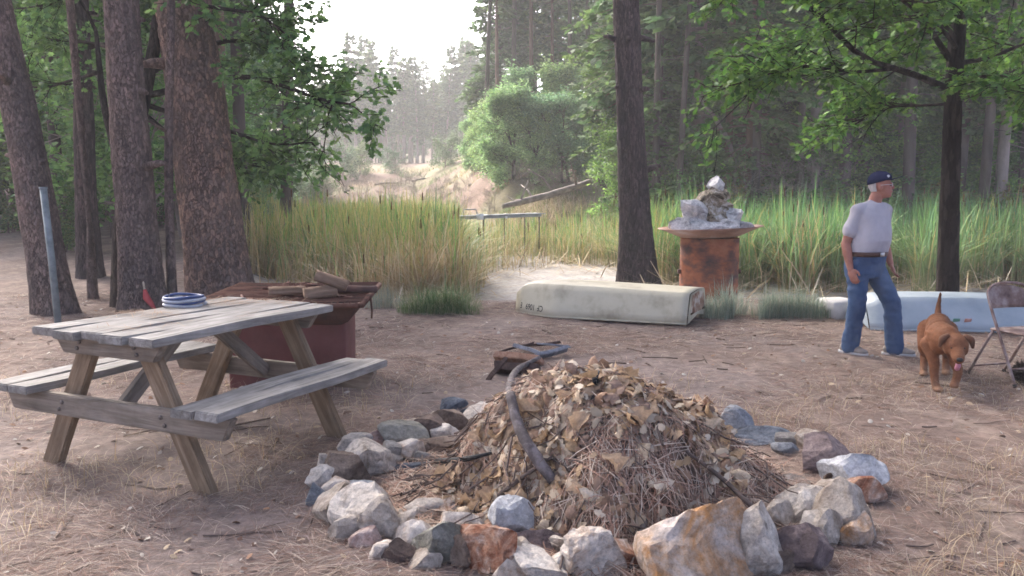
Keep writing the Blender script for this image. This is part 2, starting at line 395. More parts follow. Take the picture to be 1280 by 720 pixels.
NEEDLE = [(.035, .065, .03), (.05, .085, .035), (.06, .09, .03)]
def near_pine(name, px, wpx, seed, bark, label, H=17, R=3.2, amp=.065, flare=.2, crown=True, nseg=72):
    """px: pixel points from base up; all at the base's distance"""
    g = G(*px[0]); y = g[1]; pts = [at_y(u, v, y) for u, v in px]; pts[0] = np.array([g[0], y, g[2]-.12])
    k = y/FPX; d = pts[-1]-pts[-2]; d /= np.linalg.norm(d); top = pts[-1]; d[2] = abs(d[2])
    while top[2] < H: top = top + (d*.7+np.array([0, 0, .3]))*3; pts.append(top); d = d*.8+np.array([0, 0, .2])
    wr = [w*k/2 for w in wpx]
    while len(wr) < len(pts): wr.append(max(wr[-1]*.86, .06))
    base = pts[0].copy(); P = np.array(pts)-base
    t = Tree(seed); V, F = ring_trunk(P, wr, nseg, 260, seed, amp, flare); t.wood.add(V, F)
    for i in range(9 if crown else 0):                                # broken branch stubs
        z = t.r.uniform(1.6, 7); a = t.r.uniform(0, 2*PI); rr_ = np.interp(z, P[:, 2], wr[:len(P)]); c0 = np.array([np.interp(z, P[:, 2], P[:, 0]), np.interp(z, P[:, 2], P[:, 1]), z]); d = np.array([math.cos(a), math.sin(a), t.r.uniform(-.2, .4)])
        L = rr_+t.r.uniform(.05, .35); q = rr_*.16+.008; t.wood.tube([c0+d*rr_*.7, c0+d*L*.8, c0+d*L+np.array([0, 0, -.02])], [q*1.4, q, q*.6], 7)
    def axis(z):
        zz = P[:, 2]; return np.array([np.interp(z, zz, P[:, 0]), np.interp(z, zz, P[:, 1]), z])
    la = [conifer_crown(t.r, P[-1][2], 8.5, R*.7, 55, 50, .34, NEEDLE, axis, wood=t.wood)] if crown else None
    return finish_tree(name, t, la, bark, 'far_leaf', label, loc=base)
near_pine('pine_tree', [(277, 372), (258, 230), (243, 100), (228, 0)], [77, 70, 66, 65, 58], 11, 'bark_pine', 'thick reddish-brown pine trunk beside the rusty grate of the brick-red barbecue', H=19)
near_pine('pine_tree', [(180, 389), (170, 260), (158, 110), (151, 0)], [56, 47, 43, 40, 36], 12, 'bark_grey', 'grey-brown pine trunk with the red-ended tool leaning at its foot', H=17)
near_pine('pine_tree', [(72, 391), (52, 290), (24, 140), (-6, 10)], [52, 44, 41, 39, 36], 13, 'bark_grey', 'leaning grey pine trunk standing behind the bluish metal post', H=16)
near_pine('pine_tree', [(797, 361), (794, 290), (788, 150), (783, 0)], [54, 42, 34, 31, 28], 14, 'bark_dark', 'straight dark pine trunk rising just behind the upturned cream boat', H=18, flare=.22)
near_pine('pine_tree', [(113, 346), (107, 240), (104, 120), (99, 0)], [30, 25, 22, 20, 18], 15, 'bark_dark', 'dark slim pine trunk between the leaning pine and the grey pine', H=15, nseg=40)
near_pine('pine_tree', [(216, 386), (212, 280), (211, 150), (214, 0)], [13, 11, 10, 9, 8], 16, 'bark_grey', 'pole-thin trunk between the grey pine and the thick reddish pine', H=9, R=1.2, nseg=20)
near_pine('dead_sapling', [(116, 374), (114, 330), (113, 290), (109, 250)], [13, 11, 9, 6], 17, 'bark_grey', 'thin bare stem in front of the dark slim pine', H=1.5, crown=False, nseg=20)

# ---- right oak over the dog
def right_oak():
    g = G(1184, 398); y = g[1]; t = Tree(21)
    A = lambda u, v, dy=0: at_y(u, v, y+dy) - g
    tp = [np.array([0, 0, -.1]), A(1186, 300), A(1189, 200), A(1193, 100), A(1199, 0), A(1204, -150), A(1206, -330)]
    V, F = ring_trunk(tp, [.135, .115, .108, .10, .09, .07, .03], 32, 150, 5, .05, .25); t.wood.add(V, F)
    limbs = [([(1188, 112), (1140, 92), (1080, 72), (1030, 25), (985, -25)], (0, -.3, -.8, -1.2, -1.5), .045),
             ([(1190, 78), (1165, 40), (1140, -10), (1120, -70)], (0, -.1, -.2, -.2), .04),
             ([(1120, 86), (1060, 90), (1000, 82), (940, 98)], (-.5, -.9, -1.0, -.9), .022),
             ([(1192, 80), (1235, 72), (1290, 50), (1350, 20)], (0, .3, .5, .6), .035),
             ([(1194, 40), (1150, 20), (1090, 35), (1020, 45)], (0, .6, 1.2, 1.6), .03),
             ([(1186, 130), (1150, 132), (1110, 135), (1075, 150)], (0, .3, .5, .7), .02),
             ([(1190, 125), (1225, 118), (1265, 110), (1310, 112)], (0, -.4, -.7, -.9), .022),
             ([(1198, 0), (1235, -20), (1290, -60), (1340, -90)], (0, -.4, -.8, -1.0), .035),
             ([(1199, -20), (1150, -60), (1090, -80), (1010, -70), (940, -30)], (0, -.3, -.6, -.8, -.9), .04),
             ([(1200, -60), (1190, -120), (1150, -200), (1100, -260)], (0, .8, 1.3, 1.6), .04),
             ([(1200, -60), (1230, -140), (1290, -220), (1360, -260)], (0, -.8, -1.3, -1.6), .04),
             ([(1195, 60), (1180, 40), (1140, 10), (1100, -20)], (0, -1.0, -1.8, -2.4), .03),
             ([(1192, 90), (1215, 95), (1250, 95), (1285, 80)], (0, .9, 1.6, 2.2), .028)]
    for px, dys, r in limbs:
        P = t.limb([A(u, v, d) for (u, v), d in zip(px, dys)], r, r*.35)
        for i in range(3, 10):
            for q in range(2):
                d = P[min(i, 9)]-P[i-1]; d /= np.linalg.norm(d); e = t.r.normal(0, 1, 3); e[2] = e[2]*.35
                t.sub(P[i], d*.7+e*.7, t.r.uniform(.5, .85), .011, 1, .1, (4, 6), .8)
    la = t.leaves(14500, .10, OAK, [(.12, .24, .045), (.09, .20, .04), (.15, .27, .055), (.07, .155, .045)], flat=.62, off=.04)
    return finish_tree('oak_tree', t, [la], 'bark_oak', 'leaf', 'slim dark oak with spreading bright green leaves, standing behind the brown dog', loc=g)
right_oak()

# ---- left oak whose boughs reach out over the marsh
def left_oak():
    g = G(152, 384); y = g[1]; t = Tree(22)
    A = lambda u, v, dy=0: at_y(u, v, y+dy) - g
    st = [np.array([0, 0, -.1]), A(150, 300, .2), A(160, 210, .5), A(178, 130, .8), A(194, 50, 1), A(205, -40, 1.2), A(230, -200, 1.4)]
    V, F = ring_trunk(st, [.10, .085, .085, .10, .085, .07, .03], 24, 120, 6, .05, .25); t.wood.add(V, F)
    st2 = [np.array([-.12, .05, -.1]), A(146, 300, .3), A(150, 220, .8), A(130, 130, 1.4), A(120, 40, 2)]
    V, F = ring_trunk(st2, [.06, .06, .055, .05, .03], 18, 80, 8, .05, .2); t.wood.add(V, F)
    limbs = [([(182, 120), (250, 105), (310, 95), (355, 108), (400, 124), (436, 130)], (.8, 1.4, 1.2, .8, .4, .2), .05),
             ([(188, 90), (245, 62), (295, 50), (335, 62), (375, 88)], (.9, 1.6, 1.6, 1.4, 1.2), .05),
             ([(195, 50), (240, 10), (285, 12), (325, 20), (360, 45)], (1, 1.2, .8, .5, .3), .04),
             ([(180, 130), (240, 150), (290, 165), (340, 180), (390, 178)], (.8, 1.8, 2.0, 2, 1.8), .04),
             ([(178, 140), (230, 180), (280, 195), (320, 205)], (.8, 2.2, 2.6, 2.8), .03),
             ([(200, -20), (240, -70), (280, -70), (310, -40)], (1.2, 1.4, 1.2, 1), .04),
             ([(190, 80), (140, 60), (80, 50), (30, 60)], (1, 2, 2.6, 3), .04),
             ([(125, 90), (90, 100), (50, 110), (10, 100)], (1.6, 2.4, 2.8, 3), .03),
             ([(200, 0), (150, -20), (90, 0), (30, 10)], (1, 1.6, 2, 2.4), .04),
             ([(120, 40), (100, 0), (60, -40), (20, -80)], (2, 2.2, 2.5, 2.8), .03),
             ([(205, -40), (230, -120), (260, -160), (300, -190)], (1.2, 1.2, 1, .8), .04)]
    for px, dys, r in limbs:
        P = t.limb([A(u, v, d) for (u, v), d in zip(px, dys)], r, r*.3)
        for i in range(4, 10):
            for q in range(2):
                d = P[min(i, 9)]-P[i-1]; d /= np.linalg.norm(d); e = t.r.normal(0, 1, 3); e[2] = e[2]*.45
                t.sub(P[i], d*.8+e*.7, t.r.uniform(.5, .95), .011, 1, .1, (4, 6), .8)
    la = t.leaves(8800, .125, OAK, [(.15, .27, .08), (.115, .22, .065), (.18, .31, .095), (.09, .175, .07)], flat=.5, off=.05)
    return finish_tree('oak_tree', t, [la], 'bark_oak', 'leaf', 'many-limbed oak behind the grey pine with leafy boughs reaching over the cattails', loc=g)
left_oak()

# ---- prototypes for the wood behind
PROTO = {}
def mesh_pair(key, t, la, bark, leafm):
    w = t.wood.mesh('trunk', True); w.materials.append(M[bark]); c = None
    if la:
        mb = MB()
        for x in la: mb.add(x[0], x[1], x[2])
        c = mb.mesh('crown'); c.materials.append(M[leafm])
    PROTO.setdefault(key, []).append((w, c))
def proto_conifer(key, seed, H, z0, R, nb, per, size, cols, r0, bark, droop=.25, lean=.0):
    t = Tree(seed); top = np.array([t.r.normal(0, .25)+lean*H, t.r.normal(0, .25), H])
    pts = np.array([[0, 0, -.3], top*np.array([.3, .3, .4]), top*np.array([.7, .7, .75]), top])
    t.wood.tube(smooth_path(pts, 14), np.linspace(r0, .03, 14), 9)
    ax = lambda z: np.array([np.interp(z, pts[:, 2], pts[:, 0]), np.interp(z, pts[:, 2], pts[:, 1]), z])
    for i in range(16):                                  # bare dead stubs on the lower stem
        z = t.r.uniform(.1*H, max(z0, .2*H)); a = t.r.uniform(0, 2*PI); L = t.r.uniform(.3, 1.3)
        d = np.array([math.cos(a), math.sin(a), t.r.uniform(-.3, .1)]); t.wood.tube([ax(z), ax(z)+d*L*.6, ax(z)+d*L+np.array([0, 0, -.1])], [.02, .014, .006], 3, cap=False)
    la = conifer_crown(t.r, H, z0, R, nb, per, size, cols, ax, droop, wood=t.wood)
    mesh_pair(key, t, [la], bark, 'far_leaf')
FIRC = [(.06, .11, .045), (.085, .14, .06), (.075, .12, .045), (.10, .155, .065)]
for i in range(3): proto_conifer('pine', 100+i, 15+i*1.5, 5.5-i*.6, 2.0+.2*i, 120, 90, .5, [(.12, .18, .085), (.15, .20, .085), (.09, .145, .07)], .25, 'bark_pale')
for i in range(3): proto_conifer('fir', 110+i, 13+i*2, 1.6+i*.5, 2.5+.3*i, 150, 85, .36, FIRC, .22, ['bark_far', 'bark_red', 'bark_pale'][i])
for i in range(2): proto_conifer('young_fir', 120+i, 5+i*1.4, .4, 1.5, 95, 60, .26, FIRC, .08, 'bark_far')
for i in range(3): proto_conifer('tall_pine', 125+i, 19+i, 10.5, 1.8, 60, 50, .45, [(.09, .145, .07), (.12, .17, .08)], .15+.02*i, ['bark_far', 'bark_red', 'bark_far'][i])
def proto_broad(key, seed, H, R, cols, nleaf, size, r0, bark, stems=1, low=.25, depth=2, squash=1.0):
    t = Tree(seed)
    for s_ in range(stems):
        a = t.r.uniform(0, 2*PI); off = np.array([math.cos(a), math.sin(a), 0])*(0 if stems == 1 else .25*R*t.r.uniform(.2, 1))
        ln = t.r.normal(0, .12, 2)*H*(1 if stems == 1 else 1.6)
        P = smooth_path([off+[0, 0, -.2], off+[ln[0]*.3, ln[1]*.3, H*.35], off+[ln[0], ln[1], H*.8]], 10)
        t.wood.tube(P, np.linspace(r0, r0*.25, 10), 7)
        nb = int(26/stems**.6)
        for b in range(nb):
            f = t.r.uniform(low, 1); x = f*9; i = min(int(x), 8); q = P[i]+(P[i+1]-P[i])*(x-i); az = t.r.uniform(0, 2*PI)
            L = R*(1.05-.55*abs(f-.5)*1.6)*t.r.uniform(.5, .85)
            t.sub(q, np.array([math.cos(az), math.sin(az), (t.r.uniform(-.1, .7)+.5*f)*squash]), L, r0*.28, depth, .2, (3, 6), .8)
    la = t.leaves(nleaf, size, RHOMB, cols, flat=.3, off=size*1.1, rag=1.0 if H > 4 else 1.8) if nleaf else None
    mesh_pair(key, t, [la] if la else None, bark, 'far_leaf')
WILL = [(.20, .30, .16), (.25, .35, .19), (.16, .25, .14), (.22, .31, .14)]
for i in range(3): proto_broad('willow', 130+i, 6.5+i*.7, 3.2, WILL, 30000, .22, .13, 'bark_far', 2, .12)
for i in range(3): proto_broad('oak', 140+i, 7+i, 3.3, [(.14, .24, .075), (.11, .20, .06), (.17, .27, .085), (.095, .165, .07)], 30000, .19, .13, 'bark_pale', 1, .2)
for i in range(3): proto_broad('shrub', 150+i, 2.3+.3*i, 1.5, [(.09, .16, .06), (.12, .19, .07), (.075, .125, .055), (.14, .17, .06)], 11000, .14, .03, 'bark_far', 4, .1, 1)
for i in range(2): proto_broad('pale_shrub', 160+i, 1.7+.3*i, 1.3, [(.13, .17, .11), (.16, .2, .13), (.11, .15, .09)], 7000, .12, .025, 'bark_far', 4, .1, 1)
for i in range(2): proto_broad('brush', 170+i, 2.4+.5*i, 1.8, None, 0, 0, .03, 'dead', 5, .05, 2)
for i in range(1): proto_broad('rusty_shrub', 180+i, 2.2, 1.5, [(.19, .14, .05), (.13, .12, .05), (.09, .11, .04), (.16, .10, .04)], 7000, .13, .03, 'bark_far', 4, .1, 1)

def place(kind, name, x, y, sc, label, cat, group, rng=random.Random(5), var=None, lean=0, dz=0):
    pr = PROTO[kind]; w, c = pr[rng.randrange(len(pr)) if var is None else var % len(pr)]
    r = empty(name, (x, y, hz(x, y)-.03+dz), rng.uniform(0, 2*PI)); r.scale = (sc*rng.uniform(.92, 1.08),)*2 + (sc,)
    r.rotation_euler.x = rng.gauss(0, .02)+lean
    tag(r, label, cat, group)
    link('trunk' if c or kind != 'brush' else 'branches', w, None, r)
    if c: link('crown', c, None, r)
    return r
def at_uy(u, y): return (u-640)/FPX*y/_c
rr = random.Random(17)
# far stand on the bank across the marsh
for i, u in enumerate(np.linspace(385, 612, 40)):
    y = rr.uniform(112, 132); x = at_uy(u+rr.uniform(-6, 6), y); topv = np.interp(u, [390, 440, 500, 560, 615], [120, 88, 95, 82, 50])+rr.uniform(-25, 30)
    zt = CAM_H + (241-topv)/FPX*y; place('pine', 'pine_tree', x, y, max((zt-hz(x, y))/16, .45), 'slim pale-trunked pine in the hazy stand beyond the dirt bank', 'tree', 'pines of the hazy far stand', rr)
for i, u in enumerate(np.linspace(372, 640, 36)):
    y = rr.uniform(135, 170); x = at_uy(u+rr.uniform(-8, 8), y); topv = np.interp(u, [380, 440, 500, 560, 640], [125, 95, 100, 88, 50])+rr.uniform(-10, 45)
    zt = CAM_H + (241-topv)/FPX*y; place('fir', 'fir_tree', x, y, max((zt-hz(x, y))/15, .4), 'pale dense fir at the back of the hazy far stand', 'tree', 'firs of the hazy far stand', rr)
for u, y, s in [(360, 62, 1.2), (385, 66, 1.0), (405, 60, .9), (430, 70, 1.1), (455, 74, 1.0), (495, 76, .8), (345, 58, 1.3), (560, 70, 1.0), (330, 50, 1.0)]:
    x = at_uy(u, y); place('pale_shrub', 'shrub', x, y, s*1.25, 'pale sage-green shrub on the far dirt bank', 'shrub', 'pale shrubs on the far bank', rr)
# pale willows on the near bank
for u, y, s, v in [(648, 42, .66, 0), (616, 48, .56, 1), (706, 40, .55, 2), (748, 41, .64, 0), (680, 49, .78, 1), (590, 54, .45, 2), (728, 48, .80, 1), (668, 40, .45, 2), (628, 43, .42, 2)]:
    x = at_uy(u, y); place('willow', 'willow_tree', x, y, s, 'pale green bushy willow on the bank above the fallen log', 'tree', 'pale willows on the bank', rr, v)
# tall conifers behind the willows
for i, u in enumerate([622, 645, 668, 694, 716, 742, 760, 820, 846, 800]):
    y = rr.uniform(54, 74); x = at_uy(u, y)
    place('fir' if i % 3 == 0 else 'pine', 'fir_tree' if i % 3 == 0 else 'pine_tree', x, y, rr.uniform(.95, 1.25), ('tall dim fir behind the pale willows', 'tall thin pine towering over the pale willows')[1 if i % 3 else 0], 'tree', ('firs behind the willows', 'pines behind the willows')[1 if i % 3 else 0], rr)
# right-hand wood
for i in range(26):
    u = 800 + 500*i/25 + rr.uniform(-10, 10); y = rr.uniform(29, 38); x = at_uy(u, y); k = ('fir', 'pine')[i % 2]
    place(k, 'fir_tree' if k == 'fir' else 'pine_tree', x, y, rr.uniform(.8, 1.1), 'dark fir in the dense wood behind the reeds on the right shore' if k == 'fir' else 'thin-stemmed pine in the dense wood behind the reeds on the right shore', 'tree', 'firs of the right shore wood' if k == 'fir' else 'pines of the right shore wood', rr)
for i in range(26):
    u = 790 + 540*i/25 + rr.uniform(-10, 10); y = rr.uniform(40, 58); x = at_uy(u, y)
    place('fir', 'fir_tree', x, y, rr.uniform(1.05, 1.4), 'tall fir at the back of the right shore wood', 'tree', 'tall firs at the back of the wood', rr)
for i in range(15):
    u = 805 + 480*i/14 + rr.uniform(-15, 15); y = rr.uniform(27.5, 32); x = at_uy(u, y)
    place('oak', 'oak_tree', x, y, rr.uniform(.4, .75), 'leafy mid-green oak at the edge of the right shore wood', 'tree', 'oaks at the edge of the wood', rr)
for i in range(16):
    u = 805 + 480*i/15 + rr.uniform(-14, 14); y = rr.uniform(25.5, 28.5); x = at_uy(u, y)
    k = ('shrub', 'brush', 'shrub', 'rusty_shrub', 'brush')[i % 5]
    place(k, {'shrub': 'shrub', 'brush': 'dead_brush', 'rusty_shrub': 'shrub'}[k], x, y, rr.uniform(.7, 1.1), {'shrub': 'low green shrub between the reeds and the wood', 'brush': 'leafless grey brush tangled at the foot of the wood', 'rusty_shrub': 'rusty yellow-leaved shrub at the foot of the wood'}[k], 'shrub', {'shrub': 'green shrubs along the reeds', 'brush': 'dead brush along the reeds', 'rusty_shrub': 'rusty shrubs along the reeds'}[k], rr)
for i in range(8):
    u = 830 + 420*i/7 + rr.uniform(-20, 20); y = rr.uniform(27, 31); x = at_uy(u, y)
    place('young_fir', 'fir_tree', x, y, rr.uniform(.7, 1.1), 'small young fir in the understorey of the right shore wood', 'tree', 'young firs of the right shore wood', rr)
for u, y, k, v, sc, lab in [(866, 28.5, 'pine', 1, 1.05, 'tall pale-barked pine behind the rusty drum'), (932, 27, 'fir', 1, .95, 'reddish-barked fir right of the leaning pale snag'), (815, 31, 'fir', 1, 1.1, 'tall reddish-stemmed fir just right of the dark pine trunk'), (1010, 27.5, 'pine', 0, .9, 'bare-stemmed pine behind the man'), (1242, 27, 'pine', 2, .9, 'bare-stemmed pine behind the folding chair'), (1120, 28, 'pine', 1, .85, 'thin pine between the man and the slim dark oak')]:
    x = at_uy(u, y); place(k, 'pine_tree' if k == 'pine' else 'fir_tree', x, y, sc, lab, 'tree', None, rr, v)
for u, y, sc in [(455, 58, .7), (490, 56, .8), (520, 60, .7), (555, 54, .6), (430, 62, .6), (575, 47, .6), (505, 66, .7), (540, 55, .5), (410, 57, .6), (615, 40, .55), (690, 37.5, .6), (740, 36.5, .6), (655, 38.5, .5)]:
    x = at_uy(u, y); place('brush', 'dead_brush', x, y, sc, 'leafless grey brush scattered on the bare dirt banks', 'shrub', 'dead brush on the banks', rr)
for i in range(11):
    u = 806 + 470*i/10 + rr.uniform(-12, 12); y = rr.uniform(25.8, 28.2); x = at_uy(u, y); place('tall_pine', 'pine_tree', x, y, rr.uniform(.75, 1.15), 'tall bare-stemmed pine at the front edge of the right shore wood', 'tree', 'bare-stemmed pines of the right shore', rr)
for i, u in enumerate([606, 622, 640, 664, 690, 712, 734, 760]):
    y = rr.uniform(50, 58); x = at_uy(u, y); place('tall_pine', 'pine_tree', x, y, rr.uniform(.8, 1.1), 'tall bare-stemmed pine rising just behind the pale willows', 'tree', 'bare-stemmed pines behind the willows', rr)
for i in range(12):
    u = -20 + 370*i/11 + rr.uniform(-10, 10); y = rr.uniform(17, 36); x = at_uy(u, y); place('tall_pine', 'pine_tree', x, y, rr.uniform(.8, 1.2), 'tall bare-stemmed pine in the left-hand wood', 'tree', 'bare-stemmed pines of the left wood', rr)
# left-hand wood
for i in range(15):
    u = -90 + 330*i/14 + rr.uniform(-12, 12); y = rr.uniform(19, 34); x = at_uy(u, y); k = ('oak', 'fir', 'oak')[i % 3]
    place(k, 'oak_tree' if k == 'oak' else 'fir_tree', x, y, rr.uniform(.65, .95) if k == 'oak' else rr.uniform(.7, 1), 'leafy oak in the shade of the left-hand wood' if k == 'oak' else 'dark fir in the shade of the left-hand wood', 'tree', 'oaks of the left wood' if k == 'oak' else 'firs of the left wood', rr)
for i in range(16):
    u = -100 + 430*i/15 + rr.uniform(-12, 12); y = rr.uniform(38, 62); x = at_uy(u, y); k = ('fir', 'oak', 'pine')[i % 3]
    place(k, {'fir': 'fir_tree', 'oak': 'oak_tree', 'pine': 'pine_tree'}[k], x, y, rr.uniform(.95, 1.2), {'fir': 'tall fir on the rising ground behind the left wood', 'oak': 'large oak on the rising ground behind the left wood', 'pine': 'tall pine on the rising ground behind the left wood'}[k], 'tree', {'fir': 'firs behind the left wood', 'oak': 'oaks behind the left wood', 'pine': 'pines behind the left wood'}[k], rr)
for u, y, s in [(262, 30, .7), (282, 36, .85), (300, 44, .8), (330, 54, .7)]:
    x = at_uy(u, y); place('willow', 'willow_tree', x, y, s, 'soft green leafy tree behind the boughs of the left oak', 'tree', 'leafy trees behind the left oak', rr)
p = at_y(312, 262, 24); b = place('pale_shrub', 'shrub', p[0], p[1], .75, 'round bluish-green shrub just right of the thick reddish pine', 'shrub', None, rr, 1)
for u, y, s in [(20, 24, .6), (85, 19, .45), (232, 27, .6), (165, 26, .6)]:
    x = at_uy(u, y); place('shrub', 'shrub', x, y, s, 'small leafy shrub on the left forest floor', 'shrub', 'shrubs of the left forest floor', rr)

def haze(density):
    hb = MB(); hb.box((0, 107, 15.5), (168, 246, 37)); me = hb.mesh('haze')
    m = bpy.data.materials.new('haze'); m.use_nodes = True; n = m.node_tree.nodes; l = m.node_tree.links
    n.remove(n['Principled BSDF']); v = n.new('ShaderNodeVolumePrincipled'); v.inputs['Color'].default_value = (.97, .98, .97, 1)
    v.inputs['Density'].default_value = density; v.inputs['Anisotropy'].default_value = .1; l.new(v.outputs[0], n['Material Output'].inputs['Volume'])
    o = link('haze', me, m); o['kind'] = 'stuff'; o['label'] = 'thin pale evening haze hanging over the marsh'; o['category'] = 'haze'
haze(.0017)
# leaning pale snag and fallen log
def stick(name, pts, r, mat, label, cat, k=14, n=8, forks=0, seed=1):
    P = smooth_path(pts, k); base = P[0].copy(); mb = MB(); r_ = np.random.default_rng(seed)
    rad = np.interp(np.linspace(0, 1, k), np.linspace(0, 1, len(r)), r); mb.tube(P-base + r_.normal(0, rad.mean()*.08, P.shape), rad, n)
    for i in range(forks):
        j = r_.integers(2, k-1); d = r_.normal(0, 1, 3); d[2] = abs(d[2]); d /= np.linalg.norm(d); L = rad[j]*r_.uniform(6, 14)
        q = P[j]-base; mb.tube([q, q+d*L*.6, q+d*L+r_.normal(0, L*.15, 3)], [rad[j]*.45, rad[j]*.3, rad[j]*.12], 5)
    o = mb.build(name, mat, smooth=True, loc=base); return tag(o, label, cat)
y = 27; x0 = at_uy(925, y); 
stick('leaning_snag', [(x0, y, hz(x0, y)-.1), at_y(915, 195, y), at_y(898, 155, y), at_y(878, 128, y)], [.10, .085, .07, .045], M['dead'], 'pale leafless trunk leaning left against the dark wood', 'dead tree', forks=4)
def Gy(u, y): x = at_uy(u, y); return np.array([x, y, hz(x, y)])
stick('fallen_log', [at_y(628, 258, 33), at_y(660, 250, 33.5), at_y(700, 240, 34.3), at_y(738, 227, 35)], [.10, .13, .14, .12], M['dead'], 'long pale fallen log slanting down the bank into the reeds', 'log', forks=5, seed=3)
stick('broken_snag', [Gy(762, 34)+[0, 0, -.2], at_y(755, 235, 34), at_y(748, 225, 34), at_y(738, 222, 34)], [.12, .10, .07, .04], M['bark_far'], 'short dark broken stem bent over beside the fallen log', 'dead tree', forks=5, seed=4)
for i, (u1, v1, u2, v2, yy) in enumerate([(505, 249, 545, 240, 55), (520, 244, 600, 238, 56), (548, 232, 560, 226, 58), (468, 222, 500, 225, 66), (515, 222, 540, 219, 68), (585, 236, 622, 232, 50), (430, 232, 440, 226, 62), (560, 246, 590, 236, 53), (528, 236, 552, 229, 57)]):
    a = at_y(u1, v1, yy); b = at_y(u2, v2, yy+1); b[1] = a[1]+.3; a[2] = hz(a[0], a[1])+.08; b[2] = .3*hz(b[0], b[1])+.7*a[2]+.1
    o = stick('drift_log', [a, (a+b)/2+[0, 0, .08], b], [.09, .08, .05], M['dead'], 'bleached driftwood log lying on the far dirt bank', 'log', 8, 7, 3, i+20); o['group'] = 'driftwood on the far bank'

# ------------------------------------------------------------------ reeds and grass
def blade_tmpl(bend, w=.011, k=4, side=0):
    t = np.linspace(0, 1, k+1); x = bend*t**2.2; z = t*(1-.35*abs(bend)*t); y = side*t**2
    ww = w*np.array([1, 1, .85, .6, .06][:k+1])
    V = np.concatenate([np.stack([x, y-ww, z], -1), np.stack([x, y+ww, z], -1)])
    i = np.arange(k); return V, np.stack([i, i+1, i+k+2, i+k+1], -1)
def blades(pos, hgt, C, rng, bends, w=.011, k=4, tip=None):
    mb = MB(); N = len(pos); sel = rng.integers(0, len(bends), N)
    for b_i, b in enumerate(bends):
        m = sel == b_i; n = m.sum()
        if not n: continue
        TV, TF = blade_tmpl(b, w, k); a = rng.uniform(0, 2*PI, n)
        X = np.stack([np.cos(a), np.sin(a), np.zeros(n)], -1); Z = np.tile([0, 0, 1.0], (n, 1)) + rng.normal(0, .06, (n, 3))
        # X horizontal axis, Z up: template z runs up
        Y = np.cross(Z, X); V = pos[m][:, None] + hgt[m][:, None, None]*(TV[None, :, 0, None]*X[:, None]+TV[None, :, 1, None]*Y[:, None]+TV[None, :, 2, None]*Z[:, None])
        F = (TF[None]+(np.arange(n)*len(TV))[:, None, None]).reshape(-1, 4)
        Cc = np.repeat(C[m], len(TV), 0)
        if tip is not None:
            f = np.tile(np.clip(TV[:, 2], 0, 1), n)[:, None]; Cc = np.repeat(tip[0][m], len(TV), 0)*(1-f)**1.5 + Cc*(1-(1-f)**1.5)
        mb.add(V.reshape(-1, 3), F, Cc)
    return mb
